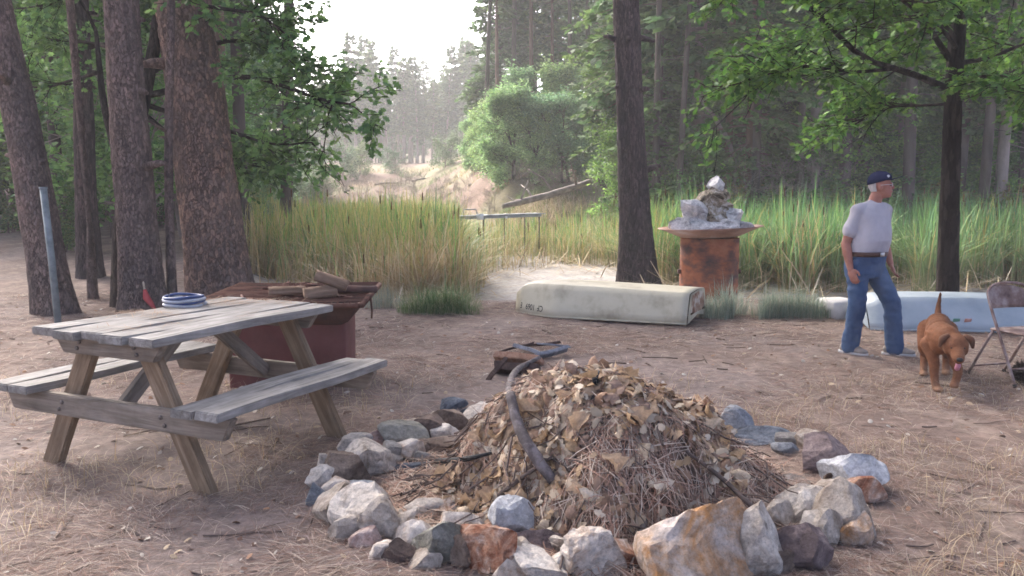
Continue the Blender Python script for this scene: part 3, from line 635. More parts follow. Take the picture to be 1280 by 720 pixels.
def reeds():
    r = np.random.default_rng(33); N = 150000
    # sample by picture angle and distance so that density follows the shore
    s = r.uniform(-.33, .66, N); y = 14.2 + (46-14.2)*r.uniform(0, 1, N)**1.6
    u = 640+s*FPX
    front = np.interp(u, [290, 330, 420, 520, 590, 612, 640, 700, 770, 820, 860, 930, 1000, 1100, 1300], [19, 15.5, 14.6, 14.6, 14.9, 19.5, 22, 22.5, 22, 18.5, 17.6, 17.2, 17.0, 17.2, 17])
    back = np.interp(u, [290, 560, 600, 640, 770, 830, 1300], [44, 46, 30, 29, 30, 26.5, 26.5])
    wob = fbm(np.stack([s*20, y], -1), .5, 5, 3)-.5
    x = s*y; P = np.stack([x, y], -1)
    dens = fbm(P, .55, 8, 3)
    ok = (y > front+wob*3.5) & (y < back) & (dens > .33+.24*r.uniform(0, 1, N)*(y < front+6)) & (fbm(P, 2.4, 18, 2) > .36)
    ok &= ~((u > 575) & (u < 690) & (y < 26) & (r.uniform(0, 1, N) < .55))
    x, y, u, front, dens, P = x[ok], y[ok], u[ok], front[ok], dens[ok], P[ok]; n = len(x)
    pos = np.stack([x, y, terrain(x, y)-.05], -1)
    hgt = r.normal(1.62, .2, n)*np.interp(dens, [.3, .6], [.85, 1.08])
    hgt *= np.where((u > 575) & (u < 700), .72, np.where((u >= 700) & (u < 800), .85, 1))*(.82+.36*fbm(P, 1.3, 14, 2))*np.where(u < 600, .95, 1)
    green = np.array([[.14, .29, .07], [.19, .33, .08], [.11, .25, .085]])[r.integers(0, 3, n)]
    bluish = np.array([[.08, .17, .07]])
    yel = np.array([[.38, .36, .11], [.42, .35, .14]])[r.integers(0, 2, n)]; straw = np.array([[.54, .42, .24], [.60, .50, .33], [.42, .30, .15]])[r.integers(0, 3, n)]
    depth = y-front; pn = fbm(P, .35, 12, 3)
    ps = np.clip(np.interp(depth, [0, 2.2, 5, 9], [.8, .5, .18, .05])*np.interp(u, [300, 600, 780, 900, 1280], [1.05, 1, .7, .28, .22]) + (pn-.5)*.7, .02, .96)
    py = np.interp(u, [300, 620, 800, 860, 1280], [.6, .5, .3, .08, .05])
    q = r.uniform(0, 1, n)[:, None]; C = np.where(q < ps[:, None], straw, np.where(q < (ps+(1-ps)*py)[:, None], yel, green*np.where((u > 830)[:, None], [.9, .95, 1.2], 1)))
    C = C*r.uniform(.75, 1.25, (n, 1))
    hgt = np.where(q[:, 0] < ps, hgt*r.uniform(.45, .95, n), hgt)
    base = straw*r.uniform(.6, 1, (n, 1))
    tip = (base*.6+C*.4,)
    o = blades(pos, hgt, C, r, [.05, .12, .25, .5, .9, 1.3], .0075, 4, tip).build('cattails', M['blade'])
    tag(o, 'dense bed of green and straw-coloured cattails filling the marsh', 'cattails', kind='stuff')
    # brown seed heads on some stalks
    sel = r.choice(n, 260, replace=False); mb = MB()
    for i in sel:
        if y[i] > front[i]+6: continue
        p = pos[i]; h = hgt[i]*r.uniform(.9, 1.05); d = r.normal(0, .05, 2)
        mb.tube([p, p+[d[0]*.5, d[1]*.5, h*.6], p+[d[0], d[1], h+.15]], .005, 3, C=(.2, .2, .08)); c = p+[d[0], d[1], h]
        mb.tube([c+[0, 0, -.10], c+[0, 0, -.08], c+[0, 0, .06], c+[0, 0, .08]], [.004, .014, .014, .004], 5, C=(.10, .05, .022))
    tag(mb.build('cattail_heads', M['litter']), 'brown cattail seed heads among the reeds', 'cattails', kind='stuff')
    # broken dry stems lying on the mud
    n2 = 5200; s = r.uniform(-.28, .66, n2); y2 = r.uniform(13.6, 23, n2); x2 = s*y2; u2 = 640+s*FPX
    fr = np.interp(u2, [290, 330, 420, 520, 590, 612, 640, 700, 770, 820, 860, 930, 1000, 1100, 1300], [19, 15.5, 14.6, 14.6, 14.9, 19.5, 22, 22.5, 22, 18.5, 17.6, 17.2, 17.0, 17.2, 17])
    k = (y2 > fr-1.6-r.exponential(.9, n2)) & (y2 < fr+2); x2, y2 = x2[k], y2[k]; n2 = len(x2)
    pos = np.stack([x2, y2, terrain(x2, y2)+r.uniform(.01, .14, n2)], -1); a = r.uniform(0, 2*PI, n2)
    X = np.stack([np.cos(a), np.sin(a)*.6, r.normal(.05, .16, n2)], -1); Z = np.tile([0, 0, 1.], (n2, 1))
    TV = np.array([[0, -.009, 0], [1, -.004, .06], [1, .004, .06], [0, .009, 0], [.5, -.009, .05], [.5, .009, .05]]); TF = np.array([[0, 4, 5, 3], [4, 1, 2, 5]])
    C = np.array([[.46, .37, .24], [.38, .29, .17], [.5, .43, .32], [.26, .19, .12]])[r.integers(0, 4, n2)]*r.uniform(.8, 1.2, (n2, 1))
    V, F, C = scatter(TV, TF, pos, X, Z, r.uniform(.4, 1.4, n2), C); mb = MB().add(V, F, C)
    tag(mb.build('fallen_reeds', M['litter']), 'dry broken reed stems lying along the muddy edge of the marsh', 'reeds', kind='stuff')
reeds()

def bank_grass():
    r = np.random.default_rng(36); N = 40000; y = np.concatenate([r.uniform(49, 85, N//2), r.uniform(31, 42, N//2)]); s = np.concatenate([r.uniform(-.28, -.02, N//2), r.uniform(-.06, .16, N//2)]); x = s*y
    P = np.stack([x, y], -1); k = (fbm(P, .35, 37, 3) > .57-.14*(y < 45)); x, y, P = x[k], y[k], P[k]; n = len(x); pos = np.stack([x, y, terrain(x, y)-.02], -1)
    c = np.array([[.46, .37, .24], [.40, .32, .2], [.52, .44, .32], [.24, .26, .12]])[r.integers(0, 4, n)]*r.uniform(.75, 1.15, (n, 1)); gp = fbm(P, .18, 38, 2)[:, None] > .56; c = np.where(gp, np.array([.17, .24, .09]), c)
    tag(blades(pos, r.uniform(.2, .6, n), c, r, [.3, .7, 1.1], .022, 4).build('bank_grass', M['blade']), 'pale dead grass covering the banks beyond the marsh', 'grass', kind='stuff')
bank_grass()
def grass_clump(name, u, v, wpx, hpx, n, cols, label, seed, bends, dep=.6, w=.012, hvar=.25):
    r = np.random.default_rng(seed); g = G(u, v); k = g[1]/FPX; W = wpx*k/2; H = hpx*k
    a = r.uniform(0, 2*PI, n); q = np.sqrt(r.uniform(0, 1, n)); x = np.cos(a)*q*W; y = np.sin(a)*q*W*dep
    ln = fbm(np.stack([x, y], -1), 2.2, seed, 2); keep = ln > .32; x, y, q = x[keep], y[keep], q[keep]; n = len(x)
    pos = np.stack([x, y, terrain(x+g[0], y+g[1])-g[2]-.01], -1); h = H*(1-.55*q**2)*r.normal(1, hvar, n).clip(.4, 1.6)
    C = np.asarray(cols)[r.integers(0, len(cols), n)]*r.uniform(.75, 1.25, (n, 1))
    o = blades(pos, h, C, r, bends, w*.6).build(name, M['blade'], loc=g); return tag(o, label, 'grass')
grass_clump('grass_clump', 556, 391, 122, 40, 2200, [(.12, .2, .07), (.15, .23, .09), (.10, .17, .07), (.3, .3, .15)], 'mounded tuft of soft green grass left of the upturned cream boat', 41, [.2, .5, .9, 1.2], .45)
grass_clump('grass_clump', 930, 397, 120, 42, 2600, [(.27, .33, .26), (.33, .39, .31), (.22, .29, .22), (.42, .41, .31)], 'wispy grey-green grass against the stern of the cream boat', 42, [.1, .35, .7], .4)
grass_clump('grass_clump', 992, 396, 110, 36, 2000, [(.25, .32, .25), (.30, .37, .29), (.2, .27, .18), (.40, .39, .28)], 'low wispy grey-green grass between the cream boat and the man', 43, [.1, .4, .8], .4)
grass_clump('grass_clump', 480, 384, 60, 30, 500, [(.22, .29, .24), (.3, .33, .26), (.4, .36, .25)], 'thin pale grass sprouting right of the rusty barbecue grate', 44, [.1, .4, .8], .5)
grass_clump('grass_clump', 345, 345, 100, 34, 900, [(.22, .27, .2), (.3, .31, .2), (.42, .37, .24)], 'sparse grey-green grass behind the rusty barbecue grate', 45, [.1, .4, .8], .5)
grass_clump('grass_clump', 1165, 372, 60, 26, 350, [(.12, .2, .07), (.2, .24, .1), (.4, .34, .2)], 'scant green grass at the muddy edge behind the pale blue boat', 46, [.2, .5, .9], .5)

# ------------------------------------------------------------------ picnic table
M['wood_grey'] = woodmat('wood_grey', [(.125, .115, .10), (.235, .222, .205), (.34, .33, .31)], 'y')
M['wood_brown'] = woodmat('wood_brown', [(.11, .075, .045), (.22, .155, .10), (.31, .24, .17)], 'z', 5)
M['wood_beam'] = woodmat('wood_beam', [(.11, .09, .07), (.21, .175, .14), (.31, .27, .23)], 'z', 5)
M['bolt'] = pm('bolt', [(.10, .08, .07), (.2, .18, .17)], 30, .6, .2, .002, metal=.6)
def plank_mesh(name, w, L, t, seed, ends=.003):
    """a weathered board along y with slightly worn, uneven edges"""
    r = np.random.default_rng(seed); bm = bmesh.new(); bmesh.ops.create_cube(bm, size=1)
    for v in bm.verts: v.co = Vector((v.co.x*w, v.co.y*L + (r.normal(0, ends) if ends else 0)*(1 if v.co.y > 0 else 1), v.co.z*t))
    bmesh.ops.subdivide_edges(bm, edges=[e for e in bm.edges if abs(e.verts[0].co.y-e.verts[1].co.y) > L*.5], cuts=7)
    bmesh.ops.bevel(bm, geom=[e for e in bm.edges if e.is_manifold and e.calc_face_angle(0) > 1], offset=.006, segments=2, affect='EDGES')
    for v in bm.verts:
        q = v.co.y/L*5+seed; v.co.z += .004*math.sin(q*1.3+seed)*1 + r.normal(0, .0008); v.co.x += .003*math.sin(q*1.9)
    me = bpy.data.meshes.new(name); bm.to_mesh(me); bm.free(); return me
def beam(name, p0, p1, w, t, mat, parent, side=None, bev=.006, cut=None):
    """square timber from p0 to p1; w across 'side', t the other way"""
    p0, p1 = np.array(p0, float), np.array(p1, float); d = p1-p0; L = np.linalg.norm(d); d /= L
    sx = np.array(side if side is not None else (1, 0, 0), float); sx -= d*sx.dot(d); sx /= np.linalg.norm(sx); sy = np.cross(d, sx)
    bm = bmesh.new(); bmesh.ops.create_cube(bm, size=1)
    for v in bm.verts: v.co = Vector((v.co.x*w, v.co.y*t, v.co.z*L))
    if cut:
        for v in bm.verts:
            if v.co.z < 0 and cut[0]: v.co.z += cut[0]*v.co.x/w*2*.5
            if v.co.z > 0 and cut[1]: v.co.z += cut[1]*v.co.x/w*2*.5
    bmesh.ops.bevel(bm, geom=bm.edges[:], offset=bev, segments=2, affect='EDGES')
    me = bpy.data.meshes.new(name); bm.to_mesh(me); bm.free()
    o = link(name, me, mat, parent); R = Matrix((sx, sy, d)).transposed().to_4x4()
    o.matrix_local = Matrix.Translation(Vector((p0+p1)/2)) @ R; return o
TTH, TTOP, TW, TL, TBH = .438, .814, .91, 1.46, .474
def picnic_table():
    ux = np.array([math.cos(TTH), -math.sin(TTH)]); uy = np.array([math.sin(TTH), math.cos(TTH)])
    c = np.array([-2.19, 4.30]) + uy*TL/2
    t = empty('picnic_table', (c[0], c[1], hz(c[0], c[1])), -TTH)
    tag(t, 'weathered grey wooden picnic table with attached benches and A-frame legs', 'picnic table')
    n = 5; pw = TW/n
    for i in range(n):
        o = link('plank', plank_mesh('plank', pw-.007, TL+[0, .02, -.01, .03, 0][i], .045, 300+i), M['wood_grey'], t, (-TW/2+pw*(i+.5), [0, -.01, .01, -.015, .0][i], TTOP-.0225))
    bw, bo = .316, .536
    for s in (-1, 1):
        for k in range(2):
            x = s*(bo+bw*(.25+.5*k)); link('bench_plank', plank_mesh('bench_plank', bw/2-.006, TL+.02*k, .045, 320+s*3+k), M['wood_grey'], t, (x, .012*k, TBH-.0225))
    for e in (-1, 1):
        y = e*(TL/2-.12); yi = y - e*.055
        beam('support_beam', (-bo-bw+.03, y, TBH-.045-.062), (bo+bw-.03, y, TBH-.045-.062), .12, .05, M['wood_beam'], t, (0, 0, 1), cut=(-.06, .06))
        beam('cleat', (-TW/2+.08, y, TTOP-.045-.052), (TW/2-.08, y, TTOP-.045-.052), .10, .05, M['wood_beam'], t, (0, 0, 1), cut=(-.07, .07))
        for s in (-1, 1):
            lg = beam('leg', (s*.60, yi, -.035), (s*.19, yi, TTOP-.05), .125, .05, M['wood_brown'], t, (1, 0, 0))
            for z, x in ((.345, .40), (.385, .375), (.70, .225), (.735, .205)):
                mb = MB(); mb.tube([(s*x, y+e*.024, z), (s*x, y+e*.032, z)], .012, 8); mb.build('bolt', M['bolt'], t)
        beam('brace', (0, y-e*.03, TBH-.12), (0, e*.12, TTOP-.075), .085, .045, M['wood_beam'], t, (0, 1, 0))
    return c, ux, uy
TC, TUX, TUY = picnic_table()
def on_table(a, b, z=0.0):   # a along length from near end, b across
    q = TC + TUY*(a-TL/2) + TUX*b; return np.array([q[0], q[1], TTOP+z+hz(TC[0], TC[1])])

# coil of hose
M['hose_blue'] = pm('hose_blue', [(.02, .04, .13), (.045, .08, .20)], 20, .4, .1, .001, spec=.5)
M['hose_white'] = pm('hose_white', [(.30, .31, .34), (.46, .47, .5)], 20, .5, .1, .001)
def hose():
    p = on_table(.98, -.36); root = empty('hose_coil', p); tag(root, 'coiled blue and white hose lying on the picnic table', 'hose')
    for nm, z, R, m, ph in (('white_loop', .012, .125, 'hose_white', 0), ('blue_loop', .030, .114, 'hose_blue', 1), ('white_loop', .044, .122, 'hose_white', 2), ('blue_loop', .062, .116, 'hose_blue', 3)):
        a = np.linspace(ph, ph+2*PI*.97, 40); P = np.stack([np.cos(a)*R*(1+.04*np.sin(3*a+ph)), np.sin(a)*R*(1+.05*np.cos(2*a)), z+.005*np.sin(2*a+ph)], -1)
        MB().tube(P, .010, 8).build(nm, M[m], root, True)
hose()
def table_needles():
    r = np.random.default_rng(50); n = 1500; a = r.uniform(.05, TL-.03, n); b = np.clip(r.normal(-.08, .22, n), -TW/2+.03, TW/2-.03)
    cl = fbm(np.stack([a, b], -1), 5, 3, 2); k = (cl > .48) & ((a > .5) | (r.uniform(0, 1, n) < .3)); a, b = a[k], b[k]; n = len(a)
    zb = on_table(0, 0)[2]; pos = np.array([[*(TC+TUY*(i-TL/2)+TUX*j), zb+.006] for i, j in zip(a, b)]) + np.stack([np.zeros(n), np.zeros(n), r.uniform(0, .008, n)], -1); th = r.uniform(0, 2*PI, n)
    X = np.stack([np.cos(th), np.sin(th), r.normal(0, .03, n)], -1); Z = np.tile([0, 0, 1.], (n, 1))
    C = np.array([[.22, .13, .08], [.30, .20, .13], [.36, .27, .18]])[r.integers(0, 3, n)]
    V, F, C = scatter(np.array([[0, -.012, 0], [1, -.008, .04], [1, .008, .04], [0, .012, 0]]), np.array([[0, 1, 2, 3]]), pos, X, Z, r.uniform(.06, .15, n), C)
    tag(MB().add(V, F, C).build('table_needles', M['litter']), 'dry pine needles scattered over the tabletop', 'pine needles', kind='stuff')
table_needles()

# ------------------------------------------------------------------ barbecue behind the table
M['red_paint'] = pm('red_paint', [(.12, .042, .038), (.165, .06, .053), (.20, .08, .07)], 3, .75, .25, .004, 40)
M['rust'] = pm('rust', [(.055, .028, .022), (.13, .06, .042), (.20, .10, .07)], 6, .9, .5, .005, 40)
M['rust_dark'] = pm('rust_dark', [(.04, .025, .022), (.085, .045, .036), (.13, .065, .05)], 5, .85, .4, .005, 40)
M['split_wood'] = woodmat('split_wood', [(.09, .055, .035), (.18, .115, .075), (.28, .19, .13)], 'x', 5)
M['wood_char'] = woodmat('wood_char', [(.06, .045, .04), (.12, .09, .08), (.2, .16, .14)], 'x', 5)
def barbecue():
    ZR = .74
    cs = [at_z(318, 359, ZR), at_z(469, 357, ZR), at_z(415, 386, ZR), at_z(262, 381, ZR)]
    c = sum(cs)/4; ang = math.atan2(cs[1][1]-cs[0][1], cs[1][0]-cs[0][0])*.5; root = empty('barbecue', (c[0], c[1], hz(c[0], c[1])), ang)
    tag(root, 'brick-red barbecue box with a rusty steel trough and wire grate on top', 'barbecue')
    wx, wy = .60, .68      # half sizes of the rim
    mb = MB(); mb.box((-.06, .27, .26), (2*wx-.28, .66, .62), jit=.004); b = mb.build('base', M['red_paint'], root)
    md = b.modifiers.new('bevel', 'BEVEL'); md.width = .02; md.segments = 2
    # trough with rounded belly
    prof = [(wx-.005, ZR-.01), (wx-.06, ZR-.03), (wx-.085, ZR-.09), (wx-.11, ZR-.135), (wx-.17, ZR-.165), (wx-.3, ZR-.17)]
    ring = []
    for k, (r_, z) in enumerate(prof):
        a_ = r_; b_ = wy-(wx-r_); ring.append(np.array([[-a_, -b_, z], [a_, -b_, z], [a_, b_, z], [-a_, b_, z]]))
    V = np.concatenate(ring); F = []
    for k in range(len(prof)-1):
        for j in range(4): F.append([k*4+j, (k+1)*4+j, (k+1)*4+(j+1) % 4, k*4+(j+1) % 4])
    o = link('trough', mesh_np('trough', V, np.array(F)), M['rust_dark'], root); md = o.modifiers.new('solid', 'SOLIDIFY'); md.thickness = .006
    mb = MB(); Q = [(-wx, -wy, ZR), (wx, -wy, ZR), (wx, wy, ZR), (-wx, wy, ZR)]
    for j in range(4):
        a_, b_ = np.array(Q[j]), np.array(Q[(j+1) % 4]); d = b_-a_; mb.box((a_+b_)/2, (abs(d[0])+.035, abs(d[1])+.035 if abs(d[1]) > .1 else .035, .03+.002*(j % 2)))
    mb.build('rim', M['rust'], root)
    mb = MB()
    for x in np.arange(-wx+.04, wx-.02, .045): mb.tube([(x, -wy, ZR+.018), (x, 0, ZR+.010), (x, wy, ZR+.018)], .005, 4)
    for y in np.arange(-wy+.05, wy-.02, .09): mb.tube([(-wx, y, ZR+.027), (0, y, ZR+.019), (wx, y, ZR+.027)], .005, 4)
    mb.build('grate', M['rust'], root)
    mb = MB(); mb.tube([(wx+.02, -wy*.35, ZR), (wx+.03, -wy*.35, ZR-.1), (wx+.025, -wy*.34, ZR-.16)], .008, 5); mb.build('hook', M['rust'], root)
    # debris on the grate
    r = np.random.default_rng(8); mb = MB()
    for i in range(26):
        x, y = r.uniform(-.5, .5), r.uniform(-.6, .6); mb.box((x, y, ZR+.032), (r.uniform(.04, .15), r.uniform(.012, .03), .009), (0, r.normal(0, .04), r.uniform(0, PI)), jit=.004)
    o = mb.build('bark_scraps', M['rust'], root); o['kind'] = 'stuff'
    W = Matrix.Translation(root.location) @ Matrix.Rotation(ang, 4, 'Z')
    return lambda x, y, z: np.array(W @ Vector((x, y, ZR+z)))
BQ = barbecue()
def log_piece(name, loc, L, rx, rz, rot, mat, label, cat, seed, group=None, half=True):
    """split firewood: a wedge section with rough faces"""
    r = np.random.default_rng(seed); n = 9; a = np.linspace(0, PI if half else 2*PI*.9, n); k = 9
    sec = np.stack([np.cos(a)*rx, np.sin(a)*rz], -1); V = []
    for i in range(k):
        t = i/(k-1)-.5; V.append(np.stack([np.full(n, t*L)+r.normal(0, .004, n), sec[:, 0]*(1+r.normal(0, .04, n)), sec[:, 1]*(1+r.normal(0, .05, n))-rz*.35], -1))
    V = np.concatenate(V); i = np.arange(k-1)[:, None]*n; j = np.arange(n)[None]; q = (j+1) % n
    F = [np.stack([i+j, i+n+j, i+n+q, i+q], -1).reshape(-1, 4), np.array([list(range(n)), list(range((k-1)*n, k*n))[::-1]])]
    o = link(name, mesh_np(name, V, F), mat, None, loc, rot); return tag(o, label, cat, group)
log_piece('firewood', BQ(.27, -.42, .065), .24, .06, .075, (.2, -.1, .4), M['split_wood'], 'thick split log lying on the rusty grate', 'firewood', 1)
log_piece('firewood', BQ(.35, -.38, .15), .25, .055, .065, (.3, .35, .1), M['split_wood'], 'split log tilted on top of the thick log on the grate', 'firewood', 2)
log_piece('firewood', BQ(.50, -.20, .06), .34, .035, .05, (.1, 0, -.1), M['rust_dark'], 'thin dark split stick beside the logs on the grate', 'firewood', 3)
log_piece('firewood', BQ(.0, -.30, .06), .26, .05, .06, (0, 0, .3), M['split_wood'], 'small flat split log left of the thick log on the grate', 'firewood', 4)

# ------------------------------------------------------------------ boats
M['boat_cream'] = pm('boat_cream', [(.34, .30, .21), (.49, .45, .33), (.53, .49, .37)], 3.2, .55, .12, .002, 60, spec=.35)
M['boat_stain'] = pm('boat_stain', [(.16, .075, .045), (.34, .20, .13), (.58, .53, .45)], 7, .8, .3, .003, 40, spread=.13)
M['boat_blue'] = pm('boat_blue', [(.25, .30, .34), (.33, .385, .42), (.40, .45, .48)], 1.8, .5, .12, .002, 60, spec=.35)
M['black'] = pm('black', [(.012, .012, .013), (.03, .03, .03)], 10, .7, .1)
def hull(secs, nsec=11):
    """secs: (x, half width at rim, half width at keel, height, rim z)  upturned boat along x"""
    V = []
    for x, w, wk, h, z0 in secs:
        for t in np.linspace(-1, 1, nsec):
            a = abs(t); y = (w + (wk-w)*min(1, (1-a)/.5)**1.0) if a > .5 else wk*a/.5
            zz = z0 + (h-z0)*(min(1, (1-a)/.5)**.85) if a > .5 else h + (.02*(1-a/.5))
            V.append((x, math.copysign(y, t) if t else 0, zz))
    V = np.array(V); k = len(secs); i = np.arange(k-1)[:, None]*nsec; j = np.arange(nsec-1)[None]
    return V, np.stack([i+j, i+j+1, i+nsec+j+1, i+nsec+j], -1).reshape(-1, 4)
def text_mesh(s, size):
    cu = bpy.data.curves.new('t', 'FONT'); cu.body = s; cu.size = size; cu.extrude = .0; cu.offset = size*.012
    o = bpy.data.objects.new('t', cu); COL.objects.link(o); dg = bpy.context.evaluated_depsgraph_get(); me = bpy.data.meshes.new_from_object(o.evaluated_get(dg))
    bpy.data.objects.remove(o); return me
def cream_boat():
    B, S = G(638, 402), G(858, 410); ang = math.atan2(S[1]-B[1], S[0]-B[0])-.08; nrm = np.array([-math.sin(ang), math.cos(ang), 0]); E_ = S+nrm*.47
    d = E_-B; L = np.linalg.norm(d[:2]); ang = math.atan2(d[1], d[0]); ang = ang - .02; ang = -.45; L = 2.36; E_ = S+np.array([-math.sin(ang), math.cos(ang), 0])*.47
    c = E_ - np.array([math.cos(ang), math.sin(ang), 0])*L/2
    root = empty('upturned_boat', (c[0], c[1], hz(c[0], c[1])+.005), ang); tag(root, 'cream fibreglass dinghy lying upside down behind the leaf pile, with black registration letters', 'boat')
    xs = np.linspace(-.5, .5, 22); secs = []
    for x in xs:
        f = x+.5; w = .50*min(1, (f/.30+.06)**.62) if f < .3 else .50*(1.0-.06*((f-.3)/.7)); w = max(w, .05)
        h = np.interp(f, [0, .05, .12, .25, .5, .8, 1], [.23, .33, .385, .40, .395, .385, .375]); wk = w*np.interp(f, [0, .2, 1], [.5, .66, .74])
        secs.append((x*L, w, wk, h, .035*np.interp(f, [0, .3, 1], [.0, .6, 1.1])))
    V, F = hull(secs, 21); o = link('hull', mesh_np('hull', V, F, smooth=True), M['boat_cream'], root); md = o.modifiers.new('solid', 'SOLIDIFY'); md.thickness = .012; md.offset = -1
    n = 21; T = V[-n:].copy(); T[:, 0] += .012; ctr = np.array([[T[0, 0], 0, .1]]); fan = np.array([[j, j+1, n] for j in range(n-1)])
    link('transom', mesh_np('transom', np.concatenate([T, ctr]), fan), M['boat_cream'], root)
    T2 = T.copy(); T2[:, 0] += .004; T2[:, 1] *= .78; T2[:, 2] = .12+(T2[:, 2]-.12)*.93; T2[:, 2] = np.maximum(T2[:, 2], .13); ctr2 = np.array([[T2[0, 0], 0, .135]])
    link('rust_stain', mesh_np('rust_stain', np.concatenate([T2, ctr2]), fan), M['boat_stain'], root)
    mb = MB()
    for s in (0, n-1):
        mb.tube(V[s::n]+[0, 0, .004], .014, 6)
    mb.build('gunwale', M['boat_cream'], root, True)
    mb = MB(); mb.tube(V[n//2::n][2:]+[0, 0, .004], .010, 6); mb.build('keel', M['boat_cream'], root, True)
    # hull number, upside down with the boat, on the near side by the bow
    for txt, f0, sz in (('CF', .225, .10), ('1069', .165, .10), ('E', .062, .10)):
        me = text_mesh(txt, sz); co = np.empty(len(me.vertices)*3, np.float32); me.vertices.foreach_get('co', co); co = co.reshape(-1, 3)
        x = (f0-.5)*L - co[:, 0]*.86; zz = .135 - co[:, 1]; X = np.array([q[0] for q in secs]); W = np.array([q[1] for q in secs]); K = np.array([q[2] for q in secs]); Hh = np.array([q[3] for q in secs]); Z0 = np.array([q[4] for q in secs])
        w, k, h, z0 = (np.interp(x, X, q) for q in (W, K, Hh, Z0)); t = np.clip((zz-z0)/(h-z0), 0, 1)**(1/.85); y = -(w+(k-w)*t)-.016
        me.vertices.foreach_set('co', np.stack([x, y, zz], -1).astype(np.float32).ravel()); me.update(); link('hull_number', me, M['black'], root)
cream_boat()
def blue_boat():
    g = G(1094, 414); L = 3.1; root = empty('upturned_boat', (g[0]+L/2, g[1]+.42, hz(g[0]+1, g[1]+.4)+.005), -.05)
    tag(root, 'pale blue boat lying upside down behind the man and the brown dog', 'boat')
    secs = []
    for x in np.linspace(-.5, .5, 20):
        f = x+.5; w = np.interp(f, [0, .06, .5, .8, 1], [.40, .46, .52, .42, .1]); h = np.interp(f, [0, .04, .12, .5, .8, 1], [.27, .33, .36, .35, .32, .24])
        secs.append((x*L, w, w*.62, h, .02))
    V, F = hull(secs, 21); o = link('hull', mesh_np('hull', V, F, smooth=True), M['boat_blue'], root); md = o.modifiers.new('solid', 'SOLIDIFY'); md.thickness = .012; md.offset = -1
    n = 21; T = V[:n].copy(); T[:, 0] -= .012; fan = np.array([[j+1, j, n] for j in range(n-1)]); link('transom', mesh_np('transom', np.concatenate([T, [[T[0, 0], 0, .1]]]), fan), M['boat_blue'], root)
    mb = MB(); mb.tube(V[n-1::n], .016, 6); mb.tube(V[::n], .016, 6); mb.build('gunwale', M['boat_blue'], root, True)
    mb = MB(); mb.tube([np.array([(.55-.5)*L, -.515, .06]), np.array([(.62-.5)*L, -.47, .2]), np.array([(.82-.5)*L, -.35, .24])], .008, 5); mb.tube(V[5::n][:9]+[0, -.004, .003], .006, 5)
    mb.build('seam', pm('seam', [(.22, .26, .3), (.3, .34, .38)], 10), root, True)
    for nm, f0, c in (('green_sticker', .295, [(.10, .26, .17), (.2, .36, .28)]), ('orange_sticker', .335, [(.45, .16, .10), (.58, .32, .26)])):
        w = np.interp(f0, [0, .06, .5], [.40, .46, .52]); mb = MB(); y0 = -(w+(w*.62-w)*.2)-.012; mb.box(((f0-.5)*L, y0, .13), (.075, .004, .055), (.42, 0, .05)); mb.build(nm, pm(nm, c, 20, .6), root)
blue_boat()
M['plaster'] = pm('plaster', [(.42, .40, .38), (.56, .54, .52)], 5, .9, .3, .006)
g = G(1046, 396); mb = MB(); mb.box((0, 0, .1), (.34, .5, .24), (0, 0, .1), jit=.012); o = mb.build('concrete_block', M['plaster'], loc=g); o.modifiers.new('bevel', 'BEVEL').width = .025
tag(o, 'whitish block on the ground just left of the pale blue boat', 'block')

# ------------------------------------------------------------------ rusty drum with dish and rock cairn
M['drum'] = pm('drum', [(.06, .04, .036), (.14, .06, .042), (.28, .095, .045), (.36, .14, .07)], 2.6, .85, .35, .004, 45, sc=(1, 1, 1.6), spread=.16)
M['dish'] = pm('dish', [(.20, .11, .08), (.33, .20, .155), (.42, .34, .31)], 2.5, .6, .2, .003, 40, metal=.2)
def revolve(prof, n=48, close=False, warp=0, seed=0):
    prof = np.asarray(prof, float); a = np.arange(n)*2*PI/n; w = 1+warp*np.sin(2*a+seed)
    V = np.stack([prof[:, None, 0]*np.cos(a)[None]*w, prof[:, None, 0]*np.sin(a)[None]*w, np.repeat(prof[:, None, 1], n, 1)], -1).reshape(-1, 3)
    m = len(prof); i = np.arange(m-1)[:, None]*n; j = np.arange(n)[None]; k = (j+1) % n
    return V, np.stack([i+j, i+k, i+n+k, i+n+j], -1).reshape(-1, 4)
DY = 14.0
dx = at_uy(885.5, DY); DZ = hz(dx, DY)
def drum():
    g = np.array([dx, DY, DZ]); top = at_y(885, 297, DY)[2]-DZ; R = 36*DY/FPX
    root = empty('rusty_drum', g); tag(root, 'upright rusty orange steel drum at the edge of the marsh', 'drum')
    prof = [(R*.98, -.05), (R, 0), (R, .3*top), (R*1.012, .315*top), (R*1.012, .335*top), (R, .35*top), (R, .66*top), (R*1.012, .675*top), (R*1.012, .695*top), (R, .71*top), (R, top), (R*.97, top+.0), (R*.95, top-.02), (.02, top-.02)]
    V, F = revolve(prof, 64); o = link('shell', mesh_np('shell', V, F), M['drum'], root)
    for s in (-1, 1):
        mb = MB(); mb.box((s*(R+.02), -.02, top*.52), (.05, .09, .07)); h = mb.build('lug', M['rust_dark'], root); h.modifiers.new('b', 'BEVEL').width = .008
    RD = 64*DY/FPX; pr = [(.02, top+.004), (R*.9, top+.004), (R*1.15, top+.05), (RD*.86, top+.13), (RD, top+.17), (RD*1.0, top+.18), (RD*.86, top+.142), (R*1.1, top+.065), (R*.85, top+.025), (.02, top+.025)]
    V, F = revolve(pr, 72, warp=.012, seed=1); V[:, 2] += .03*V[:, 0]/RD
    d = link('dish', mesh_np('dish', V, F, smooth=True), M['dish'], None, g); tag(d, 'wide shallow rusty metal dish balanced on the upright drum', 'dish')
    return top, R, RD
DTOP, DR, DRD = drum()

